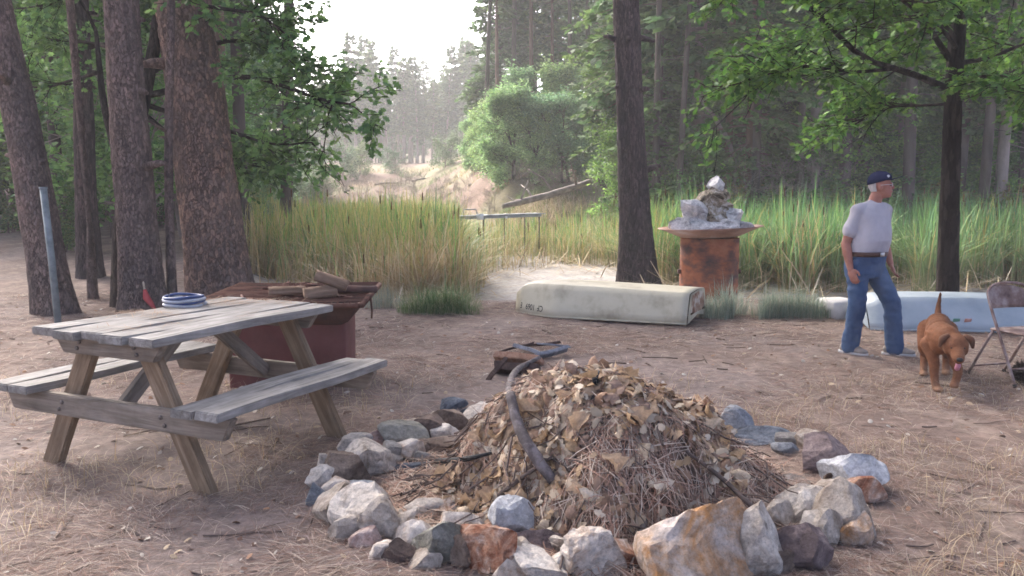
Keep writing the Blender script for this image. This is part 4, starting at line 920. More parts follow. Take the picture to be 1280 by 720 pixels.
# ------------------------------------------------------------------ rocks
def rockmat(name, cols, scale=5, spread=.14, rough=.85):
    m, n, l, b = nmat(name); v = coords(n, l); k = len(cols)
    c = ramp(n, l, noise(n, l, v, scale, 9, .68, .8), [(.5+spread*(2*i/(k-1)-1), q) for i, q in enumerate(cols)])
    c = mixc(n, l, 1.0, c, ramp(n, l, noise(n, l, v, scale*7, 8, .75), [(.28, (.5,)*3), (.5, (.95,)*3), (.7, (1.3,)*3)]), 'MULTIPLY')
    c = mixc(n, l, 1.0, c, ramp(n, l, noise(n, l, v, scale*22, 6, .8), [(.33, (.55,)*3), (.45, (1.05,)*3)]), 'MULTIPLY')
    l.new(c, b.inputs['Base Color']); b.inputs['Roughness'].default_value = rough; b.inputs['Specular IOR Level'].default_value = .2
    bump(n, l, b, noise(n, l, v, scale*5, 12, .8), 1.0, .025); return m
RM = {
 'white': rockmat('rock_white', [(.34, .28, .22), (.66, .59, .51), (.76, .71, .64)], 6, .16),
 'quartz': rockmat('rock_quartz', [(.42, .25, .14), (.68, .59, .50), (.76, .70, .63)], 5, .15),
 'beige': rockmat('rock_beige', [(.27, .21, .16), (.46, .39, .32), (.58, .52, .45)], 5),
 'pink': rockmat('rock_pink', [(.30, .17, .14), (.45, .32, .28), (.58, .50, .46)], 6),
 'brown': rockmat('rock_brown', [(.13, .09, .07), (.24, .18, .14), (.33, .26, .21)], 5),
 'dkbrown': rockmat('rock_dark_brown', [(.07, .05, .042), (.14, .10, .085), (.22, .165, .14)], 5),
 'grey': rockmat('rock_grey', [(.16, .15, .14), (.27, .25, .23), (.37, .35, .32)], 6),
 'slate': rockmat('rock_slate', [(.07, .08, .10), (.13, .15, .18), (.22, .24, .27)], 6),
 'blue': rockmat('rock_blue', [(.34, .35, .36), (.52, .53, .54), (.64, .64, .64)], 5),
 'bluegrey': rockmat('rock_blue_grey', [(.17, .185, .20), (.28, .295, .315), (.38, .39, .40)], 5),
 'rust': rockmat('rock_rust', [(.26, .09, .045), (.42, .24, .16), (.60, .50, .43)], 6, .12),
 'orange': rockmat('rock_orange', [(.50, .26, .11), (.58, .44, .33), (.66, .58, .52)], 4, .12),
 'purple': rockmat('rock_purple', [(.11, .085, .085), (.20, .15, .145), (.28, .22, .21)], 5),
 'olive': rockmat('rock_olive', [(.16, .15, .12), (.28, .27, .23), (.42, .40, .35)], 4),
 'cairn': rockmat('rock_cairn', [(.05, .04, .03), (.30, .25, .19), (.58, .56, .55)], 5, .13),
 'tarp': rockmat('rock_pale_blue', [(.24, .24, .25), (.58, .57, .57), (.74, .72, .70)], 4, .13),
}
def rock_mesh(name, dim, seed, cuts=9, rough=.05, sub=4):
    r = np.random.default_rng(seed); bm = bmesh.new(); bmesh.ops.create_icosphere(bm, subdivisions=sub, radius=1)
    V = np.array([v.co for v in bm.verts]); V = V*(1+.22*(fbm(V, 1.1, seed, 2)-.5)[:, None]*2)
    for i in range(cuts+3):
        d = r.normal(size=3); d /= np.linalg.norm(d); h = r.uniform(.40, .80); q = V@d; m = q > h; V[m] -= np.outer((q[m]-h)*.985, d)
    V += V*((fbm(V, 3.0, seed+3, 4)-.5)*rough*2.6)[:, None]
    V += (np.stack([fbm(V, 7, seed+k, 2) for k in (11, 23, 37)], -1)-.5)*rough*1.1
    rid = np.abs(fbm(V, 2.2, seed+8, 3)-.5); V -= V*((rid < .03)*rough*.8)[:, None]
    lo, hi = V.min(0), V.max(0); V = (V-(lo+hi)/2)/(hi-lo)*np.asarray(dim)
    for v, c in zip(bm.verts, V): v.co = c
    me = bpy.data.meshes.new(name); bm.to_mesh(me); bm.free()
    return me
def rock(u, v, w, h, mat, label, seed, tilt=0, dep=.85, lift=None, cuts=9, rough=.05, group=None, ydist=None):
    """a stone seen at picture point u,v (centre) of w x h pixels; stands on the ground unless lifted"""
    g = G(u, v+h*.5-2) if ydist is None else at_y(u, v+h*.5, ydist); k = math.hypot(g[1], 0)/FPX*1.02
    W, Hh = w*k, h*k; D = (W+Hh)/2*dep
    y = g[1]+D*.38; c = at_y(u, v, y)
    if lift is None: c[2] = min(c[2], hz(c[0], y)+Hh*.36)
    o = link('rock', rock_mesh('rock', (W*(1.5 if w < 60 else 1.2), D*1.4, Hh*(1.45 if w < 60 else 1.22)), seed, cuts, rough, 4 if w >= 44 else 3), RM[mat], None, c, (0, tilt, 0))
    return tag(o, label, 'rock', group)
ROCKS = [
 (568, 507, 24, 15, 'slate', 'tiny dark slate stone beside the white jagged quartz lump', 0),
 (562, 528, 34, 27, 'brown', 'rounded brown stone beside the white jagged quartz lump', 0),
 (584, 519, 20, 16, 'slate', 'small blackish stone wedged between brown stone and white quartz', 0),
 (608, 522, 42, 24, 'white', 'jagged white quartz lump at the back left of the leaf pile', 0),
 (535, 541, 36, 30, 'dkbrown', 'dark brown stone with flat top at the back of the ring', 0),
 (557, 547, 28, 24, 'white', 'small white-capped stone next to the dark brown one', 0),
 (551, 561, 34, 22, 'brown', 'brown stone lying in front of the white-capped stone', 0),
 (507, 549, 48, 32, 'olive', 'flat greenish-tan stone behind the cracked white stones', 0),
 (468, 554, 40, 24, 'pink', 'pink speckled stone on the outer left of the ring', 0),
 (488, 549, 26, 20, 'orange', 'small orange-tan stone touching the pink speckled one', 0),
 (506, 568, 34, 26, 'quartz', 'wedge of creamy white stone beside the large white slab', 0),
 (491, 571, 18, 28, 'grey', 'narrow upright grey stone beside the large white slab', 0),
 (533, 576, 32, 18, 'grey', 'low grey stone at the inner left of the ring', 0),
 (518, 587, 38, 13, 'slate', 'flat dark slab on the ash inside the ring', 0),
 (460, 576, 62, 46, 'white', 'large angular white slab on the left of the ring', 0),
 (430, 590, 46, 36, 'brown', 'brown triangular stone leaning on the white slab', 0),
 (424, 584, 40, 30, 'white', 'pale broken stone behind the brown triangular one', 0),
 (398, 620, 20, 26, 'bluegrey', 'little blue-grey stone at the far left tip of the ring', 0),
 (444, 617, 44, 20, 'bluegrey', 'thin blue-grey slab under the brown triangular stone', 0),
 (416, 634, 40, 44, 'beige', 'rough pale beige chunk on the outer left edge', 0),
 (448, 642, 54, 52, 'white', 'big rough white quartz chunk at the front left', 0),
 (481, 650, 44, 50, 'beige', 'tan stone with pinkish base right of the big white chunk', 0),
 (459, 674, 32, 24, 'pink', 'pinkish rusty stone low in front of the white chunk', 0),
 (499, 662, 70, 30, 'beige', 'long pale slab tilted steeply against its neighbours', -.85),
 (530, 639, 44, 26, 'beige', 'flat creamy stone at the top of the tilted slab', 0),
 (500, 692, 34, 26, 'dkbrown', 'dark brown stone under the foot of the tilted slab', 0),
 (546, 677, 64, 58, 'olive', 'broad grey-olive boulder right of the tilted slab', 0),
 (577, 659, 42, 30, 'quartz', 'whitish stone resting behind the grey-olive boulder', 0),
 (609, 690, 66, 64, 'rust', 'rust-red and white mottled boulder at the front', 0),
 (647, 654, 52, 50, 'blue', 'angular blue-white stone perched on the front row', 0),
 (664, 682, 54, 36, 'purple', 'grey-brown slab sloping below the blue-white stone', -.5),
 (672, 712, 62, 42, 'white', 'white lumpy stone at the very front of the ring', 0),
 (698, 684, 34, 28, 'white', 'small white stone between the sloping slab and oblong stone', 0),
 (726, 666, 46, 30, 'olive', 'smooth oblong grey stone tilted on the white and orange one', -.7),
 (741, 692, 58, 62, 'quartz', 'white stone with an orange side under the oblong grey one', 0),
 (763, 665, 26, 20, 'white', 'little white stone beside the small orange stone', 0),
 (781, 672, 30, 34, 'orange', 'small orange and white stone left of the great orange block', 0),
 (799, 670, 32, 22, 'grey', 'grey-brown rectangular stone behind the small orange stone', 0),
 (779, 702, 34, 38, 'rust', 'rusty brown stone at the foot of the great orange block', 0),
 (796, 690, 26, 22, 'quartz', 'small pale stone against the great orange block', 0),
 (872, 684, 140, 108, 'orange', 'great orange and white block, largest stone of the ring', 0),
 (947, 680, 56, 84, 'white', 'rough upright white stone beside the great orange block', 0),
 (919, 528, 36, 32, 'bluegrey', 'blue-grey pointed stone at the back of the pile', 0),
 (956, 548, 58, 18, 'slate', 'flat grey slab next to the blue-grey pointed stone', 0),
 (994, 553, 36, 15, 'grey', 'thin flat stone between the grey slab and pale dome', 0),
 (983, 563, 25, 15, 'bluegrey', 'tiny blue stone inside the right of the ring', 0),
 (1021, 553, 38, 24, 'beige', 'pale domed stone behind the dark purple-grey one', 0),
 (1035, 571, 52, 42, 'purple', 'dark purple-grey stone on the right of the ring', 0),
 (1069, 596, 72, 54, 'blue', 'large pale blue stone on the outer right edge', 0),
 (1078, 615, 42, 32, 'rust', 'rust-orange stone in front of the large pale blue one', 0),
 (1004, 632, 76, 54, 'white', 'white wedge-shaped stone with a sharp front edge', 0),
 (1050, 636, 66, 78, 'beige', 'tall cream and tan stone right of the white wedge', 0),
 (1069, 668, 30, 38, 'orange', 'small tan stone at the foot of the tall cream one', 0),
 (1001, 684, 66, 62, 'purple', 'rounded purple-brown boulder below the white wedge', 0),
]
for i, (u, v, w, h, m, lab, tl) in enumerate(ROCKS):
    up = lab.startswith(('angular blue', 'smooth oblong', 'white wedge', 'long pale', 'flat creamy', 'whitish stone'))
    rock(u, v, w, h, m, lab, 400+i, tl, lift=up or None, cuts=12 if w > 50 else 9, rough=.07 if m in ('white', 'quartz', 'orange', 'rust') else .045)
CHINK = [(405, 600, 30, 26, 'white'), (434, 662, 34, 28, 'beige'), (520, 670, 36, 34, 'quartz'), (582, 692, 36, 40, 'brown'), (642, 694, 34, 34, 'beige'), (640, 714, 40, 30, 'quartz'), (706, 706, 36, 34, 'white'), (762, 706, 36, 36, 'beige'), (768, 686, 30, 26, 'quartz'), (814, 704, 30, 36, 'brown'), (972, 650, 36, 40, 'beige'), (1028, 664, 38, 44, 'white'), (974, 704, 30, 30, 'brown'), (584, 668, 30, 26, 'beige'), (482, 576, 30, 24, 'beige'), (444, 558, 30, 22, 'white'), (522, 562, 26, 20, 'brown'), (1052, 602, 36, 26, 'brown'), (420, 612, 30, 22, 'quartz'), (470, 628, 34, 24, 'beige'), (560, 640, 34, 24, 'quartz'), (610, 655, 32, 26, 'beige'), (690, 662, 28, 22, 'brown'), (1040, 615, 34, 26, 'beige'), (990, 610, 34, 22, 'beige'), (480, 690, 28, 22, 'quartz'), (530, 700, 34, 26, 'beige'), (545, 528, 26, 20, 'beige'), (592, 536, 26, 18, 'brown'), (520, 536, 28, 18, 'beige')]
for i, (u, v, w, h, m) in enumerate(CHINK):
    lb = {'white': 'small whitish chinking stone packed between the larger ring stones', 'quartz': 'small rust-stained white chinking stone packed into the ring', 'beige': 'small tan chinking stone packed between the larger ring stones', 'brown': 'small brown chinking stone packed between the larger ring stones'}[m]
    rock(u, v, w, h, m, lb, 460+i, 0, group={'white': 'whitish', 'quartz': 'rust-stained', 'beige': 'tan', 'brown': 'brown'}[m]+' chinking stones of the ring')
# cairn stones on the dish
def cairn():
    zt = DTOP+.03
    specs = [('broad pale blue-white stone at the front of the dish', -.05, -.36, .62, .34, .24, 'tarp', .10), ('pale rounded stone at the left of the dish', -.46, -.16, .50, .40, .24, 'tarp', .10), ('pale grey stone at the right of the dish', .42, -.14, .52, .42, .22, 'tarp', .10),
             ('whitish stone at the back left of the dish', -.30, .28, .6, .4, .3, 'tarp', .12), ('whitish stone at the back right of the dish', .30, .28, .6, .4, .28, 'tarp', .12), ('small pale stone wedged front right in the dish', .28, -.38, .34, .3, .2, 'tarp', .10),
             ('pale sloping stone leaning left of the cairn peak', -.26, -.14, .58, .42, .44, 'tarp', .30), ('pale stone leaning right of the cairn peak', .26, -.08, .42, .36, .34, 'tarp', .24), ('wide mottled stone at the heart of the cairn', .02, -.08, .74, .55, .48, 'cairn', .28),
             ('brown and white stone stacked midway up the cairn', .03, -.06, .58, .48, .40, 'cairn', .48), ('dark mottled stone near the top of the cairn', .05, -.06, .40, .36, .30, 'cairn', .66), ('white tip stone on top of the cairn', .06, -.05, .25, .23, .30, 'tarp', .78)]
    for s, (lab, x, y, w, d, h, m, z) in enumerate(specs):
        me = rock_mesh('rock', (w*1.35, d*1.25, h*1.25), 500+s, 9, .07)
        if s >= 8:                                                   # the stacked stones narrow upwards
            co = np.empty(len(me.vertices)*3, np.float32); me.vertices.foreach_get('co', co); co = co.reshape(-1, 3); f = np.clip(co[:, 2]/(h*1.25)+.5, 0, 1); co[:, :2] *= (1.18-.55*f)[:, None]; me.vertices.foreach_set('co', co.ravel()); me.update()
        o = link('rock', me, RM[m], None, (dx+x*(.82 if s < 6 else 1), DY+y*(.82 if s < 6 else 1), DZ+zt+z+(.07 if s < 6 else .03)), (0, .5 if 'sloping' in lab else (-.4 if 'leaning right' in lab else 0), .3*s if s < 6 else 0)); tag(o, lab, 'rock')
cairn()

# ------------------------------------------------------------------ pile of leaves and needles
PC = G(738, 612); PC[1] += .0
PRX, PRY, PH = .76, .74, .49
def pile_h(x, y):
    x = np.asarray(x, float); y = np.asarray(y, float); P = np.stack([x, y], -1)
    q = np.sqrt((x/PRX)**2 + (y/PRY)**2)*(1+.75*(fbm(P, 1.9, 71, 3)-.5))
    b = np.clip(1-q**2.6, 0, 1)**.9*np.where(q < 1, 1, 0); skirt = .05*np.clip(1.6-q, 0, 1)
    return PH*b*(1.02-.10*x) + skirt + (.26*(fbm(P, 2.6, 72, 3)-.5)+.12*(fbm(P, 8, 73, 2)-.5))*np.clip(1.4-q, 0, 1)
DRY = [(.46, .33, .215), (.60, .48, .34), (.34, .215, .14), (.48, .33, .19), (.28, .19, .14), (.62, .53, .41)]
_hd = [(0, 0), (.1, .10), (.22, .25), (.36, .21), (.5, .36), (.64, .27), (.8, .29), (.92, .13), (1, 0)]
DLEAF = np.array([[x, y, 0] for x, y in _hd] + [[x, -y, 0] for x, y in _hd[1:-1]])
def dry_leaf_meshes():
    out = []
    for i in range(12):
        r = np.random.default_rng(600+i); k = r.uniform(.5, 1.6); roll = r.uniform(.6, 2.2)*(1 if i % 3 == 0 else -1); nt, ns = 11, 7; ph = r.uniform(0, 6); V = []
        for a_ in range(nt):
            t = a_/(nt-1); w = .40*math.sin(PI*min(1, .03+.97*t)**.85)**.75*(1+.16*math.cos(2*PI*3*t+.6)) if 0 < t < 1 else .012
            for b_ in range(ns):
                q = -1+2*b_/(ns-1); y = q*w; z = roll*y*y*1.7 + .14*k*math.sin(t*4+ph) + .07*math.sin(11*t+8*q+ph)*abs(q) + r.normal(0, .012)
                V.append((t+.05*math.sin(6*q+ph)*abs(q), y*(1-.3*abs(roll)*abs(y)), z))
        ix = np.arange(nt-1)[:, None]*ns+np.arange(ns-1)[None]; F = np.stack([ix, ix+1, ix+ns+1, ix+ns], -1).reshape(-1, 4); V = np.array(V)
        C = np.tile(np.array(DRY[i % len(DRY)])*r.uniform(.85, 1.15), (len(V), 1))*r.uniform(.85, 1.1, (len(V), 1)); me = mesh_np('leaf', V, F, C, True); me.materials.append(M['dry_leaf']); out.append(me)
    return out
LT = np.concatenate([np.array([[x, y, 0] for x, y in _hd] + [[x, -y, 0] for x, y in _hd[1:-1]]), [[.36, 0, 0], [.64, 0, 0]]]); LT[:, 2] = -1.2*LT[:, 1]**2+.10*np.sin(LT[:, 0]*4)-.25*LT[:, 0]**2; LT[:, 1] *= .95
LEAFM = dry_leaf_meshes()
M['pile_core'] = pm('pile_core', [(.09, .062, .05), (.18, .125, .095), (.25, .18, .135)], 9, .95, .8, .02, 40)
def pile():
    root = empty('leaf_pile', PC); tag(root, 'heap of dry oak leaves, pine needles and twigs inside the stone ring', 'leaf pile')
    r = np.random.default_rng(61); n = 90; X, Y = np.meshgrid(np.linspace(-1.5, 1.5, n), np.linspace(-1.2, 1.2, n)); Zt = terrain(X+PC[0], Y+PC[1])-PC[2]
    Z = Zt + pile_h(X, Y)-.035; i = np.arange(n-1)[:, None]*n+np.arange(n-1)[None]
    link('mound', mesh_np('mound', np.stack([X, Y, Z], -1).reshape(-1, 3), np.stack([i, i+1, i+n+1, i+n], -1).reshape(-1, 4), smooth=True), M['pile_core'], root)
    def surf(x, y, off=0): return np.stack([x, y, terrain(x+PC[0], y+PC[1])-PC[2]+pile_h(x, y)+off], -1)
    # needles
    N = 20000; a = r.uniform(0, 2*PI, N); q = np.sqrt(r.uniform(0, 1, N))*1.45; x, y = np.cos(a)*q*PRX, np.sin(a)*q*PRY
    pos = surf(x, y)+np.stack([np.zeros(N), np.zeros(N), r.uniform(-.03, .035, N)], -1)
    e = .02; gx = (pile_h(x+e, y)-pile_h(x-e, y))/(2*e); gy = (pile_h(x, y+e)-pile_h(x, y-e))/(2*e)
    th = r.uniform(0, 2*PI, N); th = np.where((x > .35) & (y > -.2), np.arctan2(y, x)+r.normal(0, .7, N), th)
    D = np.stack([np.cos(th), np.sin(th), gx*np.cos(th)+gy*np.sin(th)+r.normal(0, .22, N)], -1); Nn = np.stack([-gx, -gy, np.ones(N)], -1)
    c = np.array([[.36, .21, .15], [.44, .29, .21], [.50, .38, .29], [.24, .145, .105], [.54, .45, .36]])[r.integers(0, 5, N)]*r.uniform(.75, 1.2, (N, 1))
    TV = np.array([[0, -.009, 0], [.5, -.010, .07], [1, -.004, 0], [1, .004, 0], [.5, .010, .07], [0, .009, 0]]); TF = np.array([[0, 1, 4, 5], [1, 2, 3, 4]])
    V, F, C = scatter(TV, TF, pos-D*.06, D, Nn, r.uniform(.10, .22, N), c)
    o = MB().add(V, F, C).build('needles', M['litter'], root); o['kind'] = 'stuff'
    # twigs
    mb = MB()
    for k in range(300):
        aa = r.uniform(0, 2*PI); qq = math.sqrt(r.uniform(0, 1))*1.3; x0, y0 = math.cos(aa)*qq*PRX, math.sin(aa)*qq*PRY; L = r.uniform(.15, .5); t2 = r.uniform(0, 2*PI)
        xs = x0+np.linspace(-.5, .5, 5)*L*math.cos(t2)+r.normal(0, .015, 5); ys = y0+np.linspace(-.5, .5, 5)*L*math.sin(t2)+r.normal(0, .015, 5)
        P = surf(xs, ys, .02)+[0, 0, r.uniform(0, .04)]; P[:, 2] = P[:, 2].mean()*.5+P[:, 2]*.5+r.normal(0, .01, 5); mb.tube(P, np.linspace(.005, .002, 5)*r.uniform(.7, 1.4), 4, cap=False)
    mb.build('twigs', M['twig'], root)['kind'] = 'stuff'
    # small crumpled leaves joined, then the big ones one by one
    def spots(n):
        out = []
        while len(out) < n:
            aa = r.uniform(0, 2*PI); qq = math.sqrt(r.uniform(0, 1))*1.04; xx, yy = math.cos(aa)*qq*PRX, math.sin(aa)*qq*PRY
            w = float(fbm(np.array([[xx, yy]]), 3.2, 81, 2)[0]); near = 1.2 if yy < -.15 else (.7 if yy < .25 else .3)
            cen = math.exp(-((xx-.16)/.36)**2-((yy+.28)/.34)**2)
            if r.uniform() < np.clip((w-.36)*4.2, .03, 1)*near*(.35+.65*cen if xx > -.45 else .7): out.append((xx, yy))
        return np.array(out)
    N2 = 3000; sp = spots(N2); pos = surf(sp[:, 0], sp[:, 1], 0)+r.uniform(.005, .06, (N2, 1))*[[0, 0, 1]]
    e2 = .04; x2, y2 = sp[:, 0], sp[:, 1]; cc = np.array(DRY)[r.integers(0, 6, N2)]*r.uniform(.6, 1.05, (N2, 1)); Zn = rdir(N2, r)*.55 + np.stack([-(pile_h(x2+e2, y2)-pile_h(x2-e2, y2))/(2*e2), -(pile_h(x2, y2+e2)-pile_h(x2, y2-e2))/(2*e2), np.ones(N2)], -1)
    TV = LT; TF = [np.array([[0, 1, 2, 3], [0, 3, 5, 17], [17, 5, 7, 8]]), np.array([[3, 4, 5], [5, 6, 7]]), np.array([[11, 10, 9, 0], [17, 13, 11, 0], [8, 15, 13, 17]]), np.array([[13, 12, 11], [15, 14, 13]])]
    Xl = rdir(N2, r); Zu = Zn/np.linalg.norm(Zn, axis=1)[:, None]; Xl = Xl-Zu*(Xl*Zu).sum(1)[:, None]; V, F, C = scatter(TV, TF, pos, Xl, Zn, r.uniform(.04, .08, N2), cc); o = MB().add(V, F, C).build('small_leaves', M['dry_leaf'], root); o['kind'] = 'stuff'
    sp = spots(290)
    for k, (xx, yy) in enumerate(sp):
        p = surf(np.array([xx]), np.array([yy]), r.uniform(.02, .06))[0]; sc = r.uniform(.06, .125)
        e = .04; ph = lambda a_, b_: float(pile_h(np.array([a_]), np.array([b_]))[0]); nv = Vector((-(ph(xx+e, yy)-ph(xx-e, yy))/(2*e), -(ph(xx, yy+e)-ph(xx, yy-e))/(2*e), 1)).normalized()+Vector(r.normal(0, .34, 3))
        rt = (nv.to_track_quat('Z', 'Y') @ Euler((0, 0, r.uniform(0, 2*PI))).to_quaternion()).to_euler()
        o = link('leaf', LEAFM[r.integers(0, len(LEAFM))], None, root, p, rt); o.scale = (sc,)*3
    return surf
PSURF = pile()
# bent branch over the pile, other sticks
M['stick'] = pm('stick', [(.04, .032, .032), (.085, .07, .07), (.19, .165, .165)], 14, .8, .5, .006, sc=(1, 1, 1), spread=.15)
def on_pile(u, v, off=.03):
    d = ray(u, v); t = np.arange(2.0, 9, .008); P = np.array([0, 0, CAM_H])+t[:, None]*d
    hh = terrain(P[:, 0], P[:, 1])+np.maximum(0, pile_h(P[:, 0]-PC[0], P[:, 1]-PC[1])); i = int(np.argmax(P[:, 2] < hh))
    p = np.array([0, 0, CAM_H])+d*(t[i]-off/np.linalg.norm(d)); p[2] += off*.3; return p
def bent_branch():
    px = smooth_path(np.array([(692, 602, 0), (672, 574, 0), (653, 542, 0), (641, 508, 0), (638, 480, 0), (648, 461, 0), (674, 447, 0)]), 28)
    D = np.array([np.linalg.norm(on_pile(u, v, .02)-[0, 0, CAM_H]) for u, v, _ in px]); m = np.array([D[max(0, i-4):i+5].min() for i in range(28)]); m = np.convolve(np.pad(m, 4, 'edge'), np.ones(9)/9, 'valid')
    P = [np.array([0, 0, CAM_H])+ray(u, v)/np.linalg.norm(ray(u, v))*(t-.035) for (u, v, _), t in zip(px, m)]
    stick('bent_branch', P, [.024, .030, .028, .026, .025, .024, .018], M['stick'], 'thick grey-brown bent branch curving over the leaf pile', 'branch', 40, 10, 0, 5)
bent_branch()
stick('branch', [on_pile(u, v, .04) for u, v in [(733, 462), (742, 474), (746, 488), (741, 503)]], [.014, .016, .014, .01], M['black'], 'short charred hooked twig near the top of the leaf pile', 'branch', 10, 7, 1, 6)
stick('branch', [on_pile(u, v, .05) for u, v in [(858, 568), (900, 600), (935, 632), (957, 655)]], [.008, .011, .012, .012], M['twig'], 'long thin stick sloping from the pile to the great orange block', 'branch', 12, 6, 2, 7)
stick('branch', [on_pile(u, v, .05) for u, v in [(615, 630), (640, 610), (668, 590), (690, 575)]], [.012, .012, .01, .006], M['twig'], 'thin grey stick low on the pile under the bent branch', 'branch', 12, 6, 2, 8)
stick('branch', [on_pile(u, v, .05) for u, v in [(505, 578), (545, 580), (585, 577), (615, 570)]], [.012, .016, .014, .008], M['black'], 'charred stick lying on the ash at the left of the pile', 'branch', 10, 7, 1, 9)
stick('metal_bar', [G(790, 722)+[0, 0, .03], G(802, 690)+[0, 0, .1], G(812, 668)+[0, 0, .16]], [.016, .016, .016], M['bolt'], 'grey bar leaning against the left side of the great orange block', 'bar', 6, 8)

# scrap boards behind the pile
M['board_orange'] = woodmat('board_orange', [(.24, .12, .07), (.40, .23, .15), (.46, .30, .21)], 'x')
M['board_grey'] = woodmat('board_grey', [(.14, .15, .16), (.24, .25, .27), (.34, .35, .37)], 'x')
M['board_dark'] = woodmat('board_dark', [(.04, .028, .025), (.08, .052, .045), (.13, .09, .08)], 'x')
def board(u, v, L, w, t, rot, mat, label, z=.1, y=5.75):
    p = on_pile(u, v+6, .05)+np.array([0, 0, .03]); rot = (rot[0]+.25*math.cos(rot[2]), rot[1]+.45, rot[2]); o = link('scrap_board', plank_mesh('scrap_board', w*1.35, L*1.3, t*1.2, int(u), .012), M[mat], None, p, rot); return tag(o, label, 'board')
board(648, 448, .34, .09, .05, (0, .15, 1.35), 'board_orange', 'orange-brown board end sticking out behind the leaf pile', y=5.5)
board(662, 437, .24, .10, .03, (.15, -.2, 1.2), 'board_grey', 'grey board lying on the orange-brown board behind the pile', y=5.6)
board(688, 441, .26, .07, .03, (-.1, .2, 1.9), 'board_grey', 'bluish-grey board under the thin dark slats behind the pile', y=5.55)
board(644, 461, .30, .10, .06, (.0, .1, 1.4), 'board_dark', 'dark brown board under the orange-brown one behind the pile', y=5.5)
board(618, 466, .26, .03, .02, (.75, 0, -.65), 'board_dark', 'narrow dark slat propped up at the left of the scrap boards', y=5.4)
board(645, 434, .30, .022, .016, (-.12, 0, 1.9), 'board_dark', 'thin dark slat lying above the grey board behind the pile', y=5.6)
board(677, 430, .30, .028, .016, (-.30, 0, 1.1), 'board_dark', 'thin dark slat crossing on top of the scrap boards', y=5.6)
board(692, 431, .28, .018, .014, (.25, 0, 1.9), 'board_grey', 'pale slat crossing the thin dark slat behind the pile', y=5.6)

# ------------------------------------------------------------------ litter on the ground
def litter():
    r = np.random.default_rng(90); sets = []
    N = 190000; y = 2.6 + 10.5*r.uniform(0, 1, N)**1.75; x = r.uniform(-.68, .68, N)*y*1.05
    P = np.stack([x, y], -1); d = fbm(P, 1.6, 91, 3); k = r.uniform(0, 1, N) < np.clip((d-.28)*3.2, .12, 1); x, y, P = x[k], y[k], P[k]; N = len(x)
    pos = np.stack([x, y, terrain(x, y)+r.uniform(.001, .018, N)], -1); flow = fbm(P, .7, 92, 2)*7; th = flow + r.normal(0, .9, N)
    X = np.stack([np.cos(th), np.sin(th), r.normal(0, .07, N)], -1); Z = np.stack([r.normal(0, .3, N), r.normal(0, .3, N), np.ones(N)], -1)
    c = np.array([[.22, .13, .10], [.29, .19, .145], [.36, .27, .21], [.14, .09, .07], [.43, .36, .29], [.28, .22, .20]])[r.integers(0, 6, N)]*r.uniform(.7, 1.25, (N, 1))
    TV = np.array([[0, -.007, 0], [.5, -.008, .05], [1, -.003, -.02], [1, .003, -.02], [.5, .008, .05], [0, .007, 0]]); TF = np.array([[0, 1, 4, 5], [1, 2, 3, 4]])
    sz = r.uniform(.08, .19, N)*np.clip(y/6, .8, 1.5); V, F, C = scatter(TV, TF, pos, X, Z, sz, c)
    tag(MB().add(V, F, C).build('pine_needles', M['litter']), 'carpet of fallen pine needles over the camp ground', 'pine needles', kind='stuff')
    # dead grass and straw
    N = 9000; y = 2.7+4.2*r.uniform(0, 1, N)**1.4; x = r.uniform(-.66, .66, N)*y; P = np.stack([x, y], -1); d = fbm(P, 1.1, 95, 3)
    side = (np.abs(x/y+.0) > .12) | (y < 3.3); k = (d > .5) & side & (((x-PC[0])/1.7)**2+((y-PC[1])/1.45)**2 > 1); x, y = x[k], y[k]; N = len(x)
    pos = np.stack([x, y, terrain(x, y)], -1); c = np.array([[.48, .38, .24], [.40, .29, .17], [.52, .44, .31]])[r.integers(0, 3, N)]*r.uniform(.75, 1.15, (N, 1))
    o = blades(pos, r.uniform(.05, .16, N), c, r, [.5, .9, 1.4, 1.9], .012, 4).build('dry_grass', M['blade']); tag(o, 'thin dry straw-coloured grass around the stone ring', 'grass', kind='stuff')
    # fallen leaf flecks
    N = 1500; y = 2.8+10*r.uniform(0, 1, N)**1.4; x = r.uniform(-.66, .66, N)*y; pos = np.stack([x, y, terrain(x, y)+.012], -1); Z = rdir(N, r)*.5; Z[:, 2] += 1
    c = np.array([[.46, .36, .24], [.56, .50, .42], [.30, .17, .10], [.22, .13, .09], [.5, .47, .42], [.14, .09, .07]])[r.integers(0, 6, N)]
    TV = LT; TF = [np.array([[0, 1, 2, 3], [0, 3, 5, 17], [17, 5, 7, 8]]), np.array([[3, 4, 5], [5, 6, 7]]), np.array([[11, 10, 9, 0], [17, 13, 11, 0], [8, 15, 13, 17]]), np.array([[13, 12, 11], [15, 14, 13]])]
    V, F, C = scatter(TV, TF, pos, rdir(N, r)*[1, 1, .1], Z, r.uniform(.02, .055, N)*np.clip(y/5, .9, 1.3), c)
    tag(MB().add(V, F, C).build('leaf_litter', M['dry_leaf']), 'small fallen leaves scattered over the camp ground', 'leaves', kind='stuff')
    mb = MB()
    for i in range(260):
        yy = 3+10*r.uniform()**1.3; xx = r.uniform(-.62, .62)*yy; L = r.uniform(.06, .35); th = r.uniform(0, PI); xs = xx+np.linspace(-.5, .5, 4)*L*math.cos(th); ys = yy+np.linspace(-.5, .5, 4)*L*math.sin(th)+r.normal(0, .01, 4)
        mb.tube(np.stack([xs, ys, terrain(xs, ys)+.008], -1), r.uniform(.002, .006), 4, cap=False)
    tag(mb.build('fallen_twigs', M['twig']), 'small fallen twigs scattered over the camp ground', 'twigs', kind='stuff')
litter()

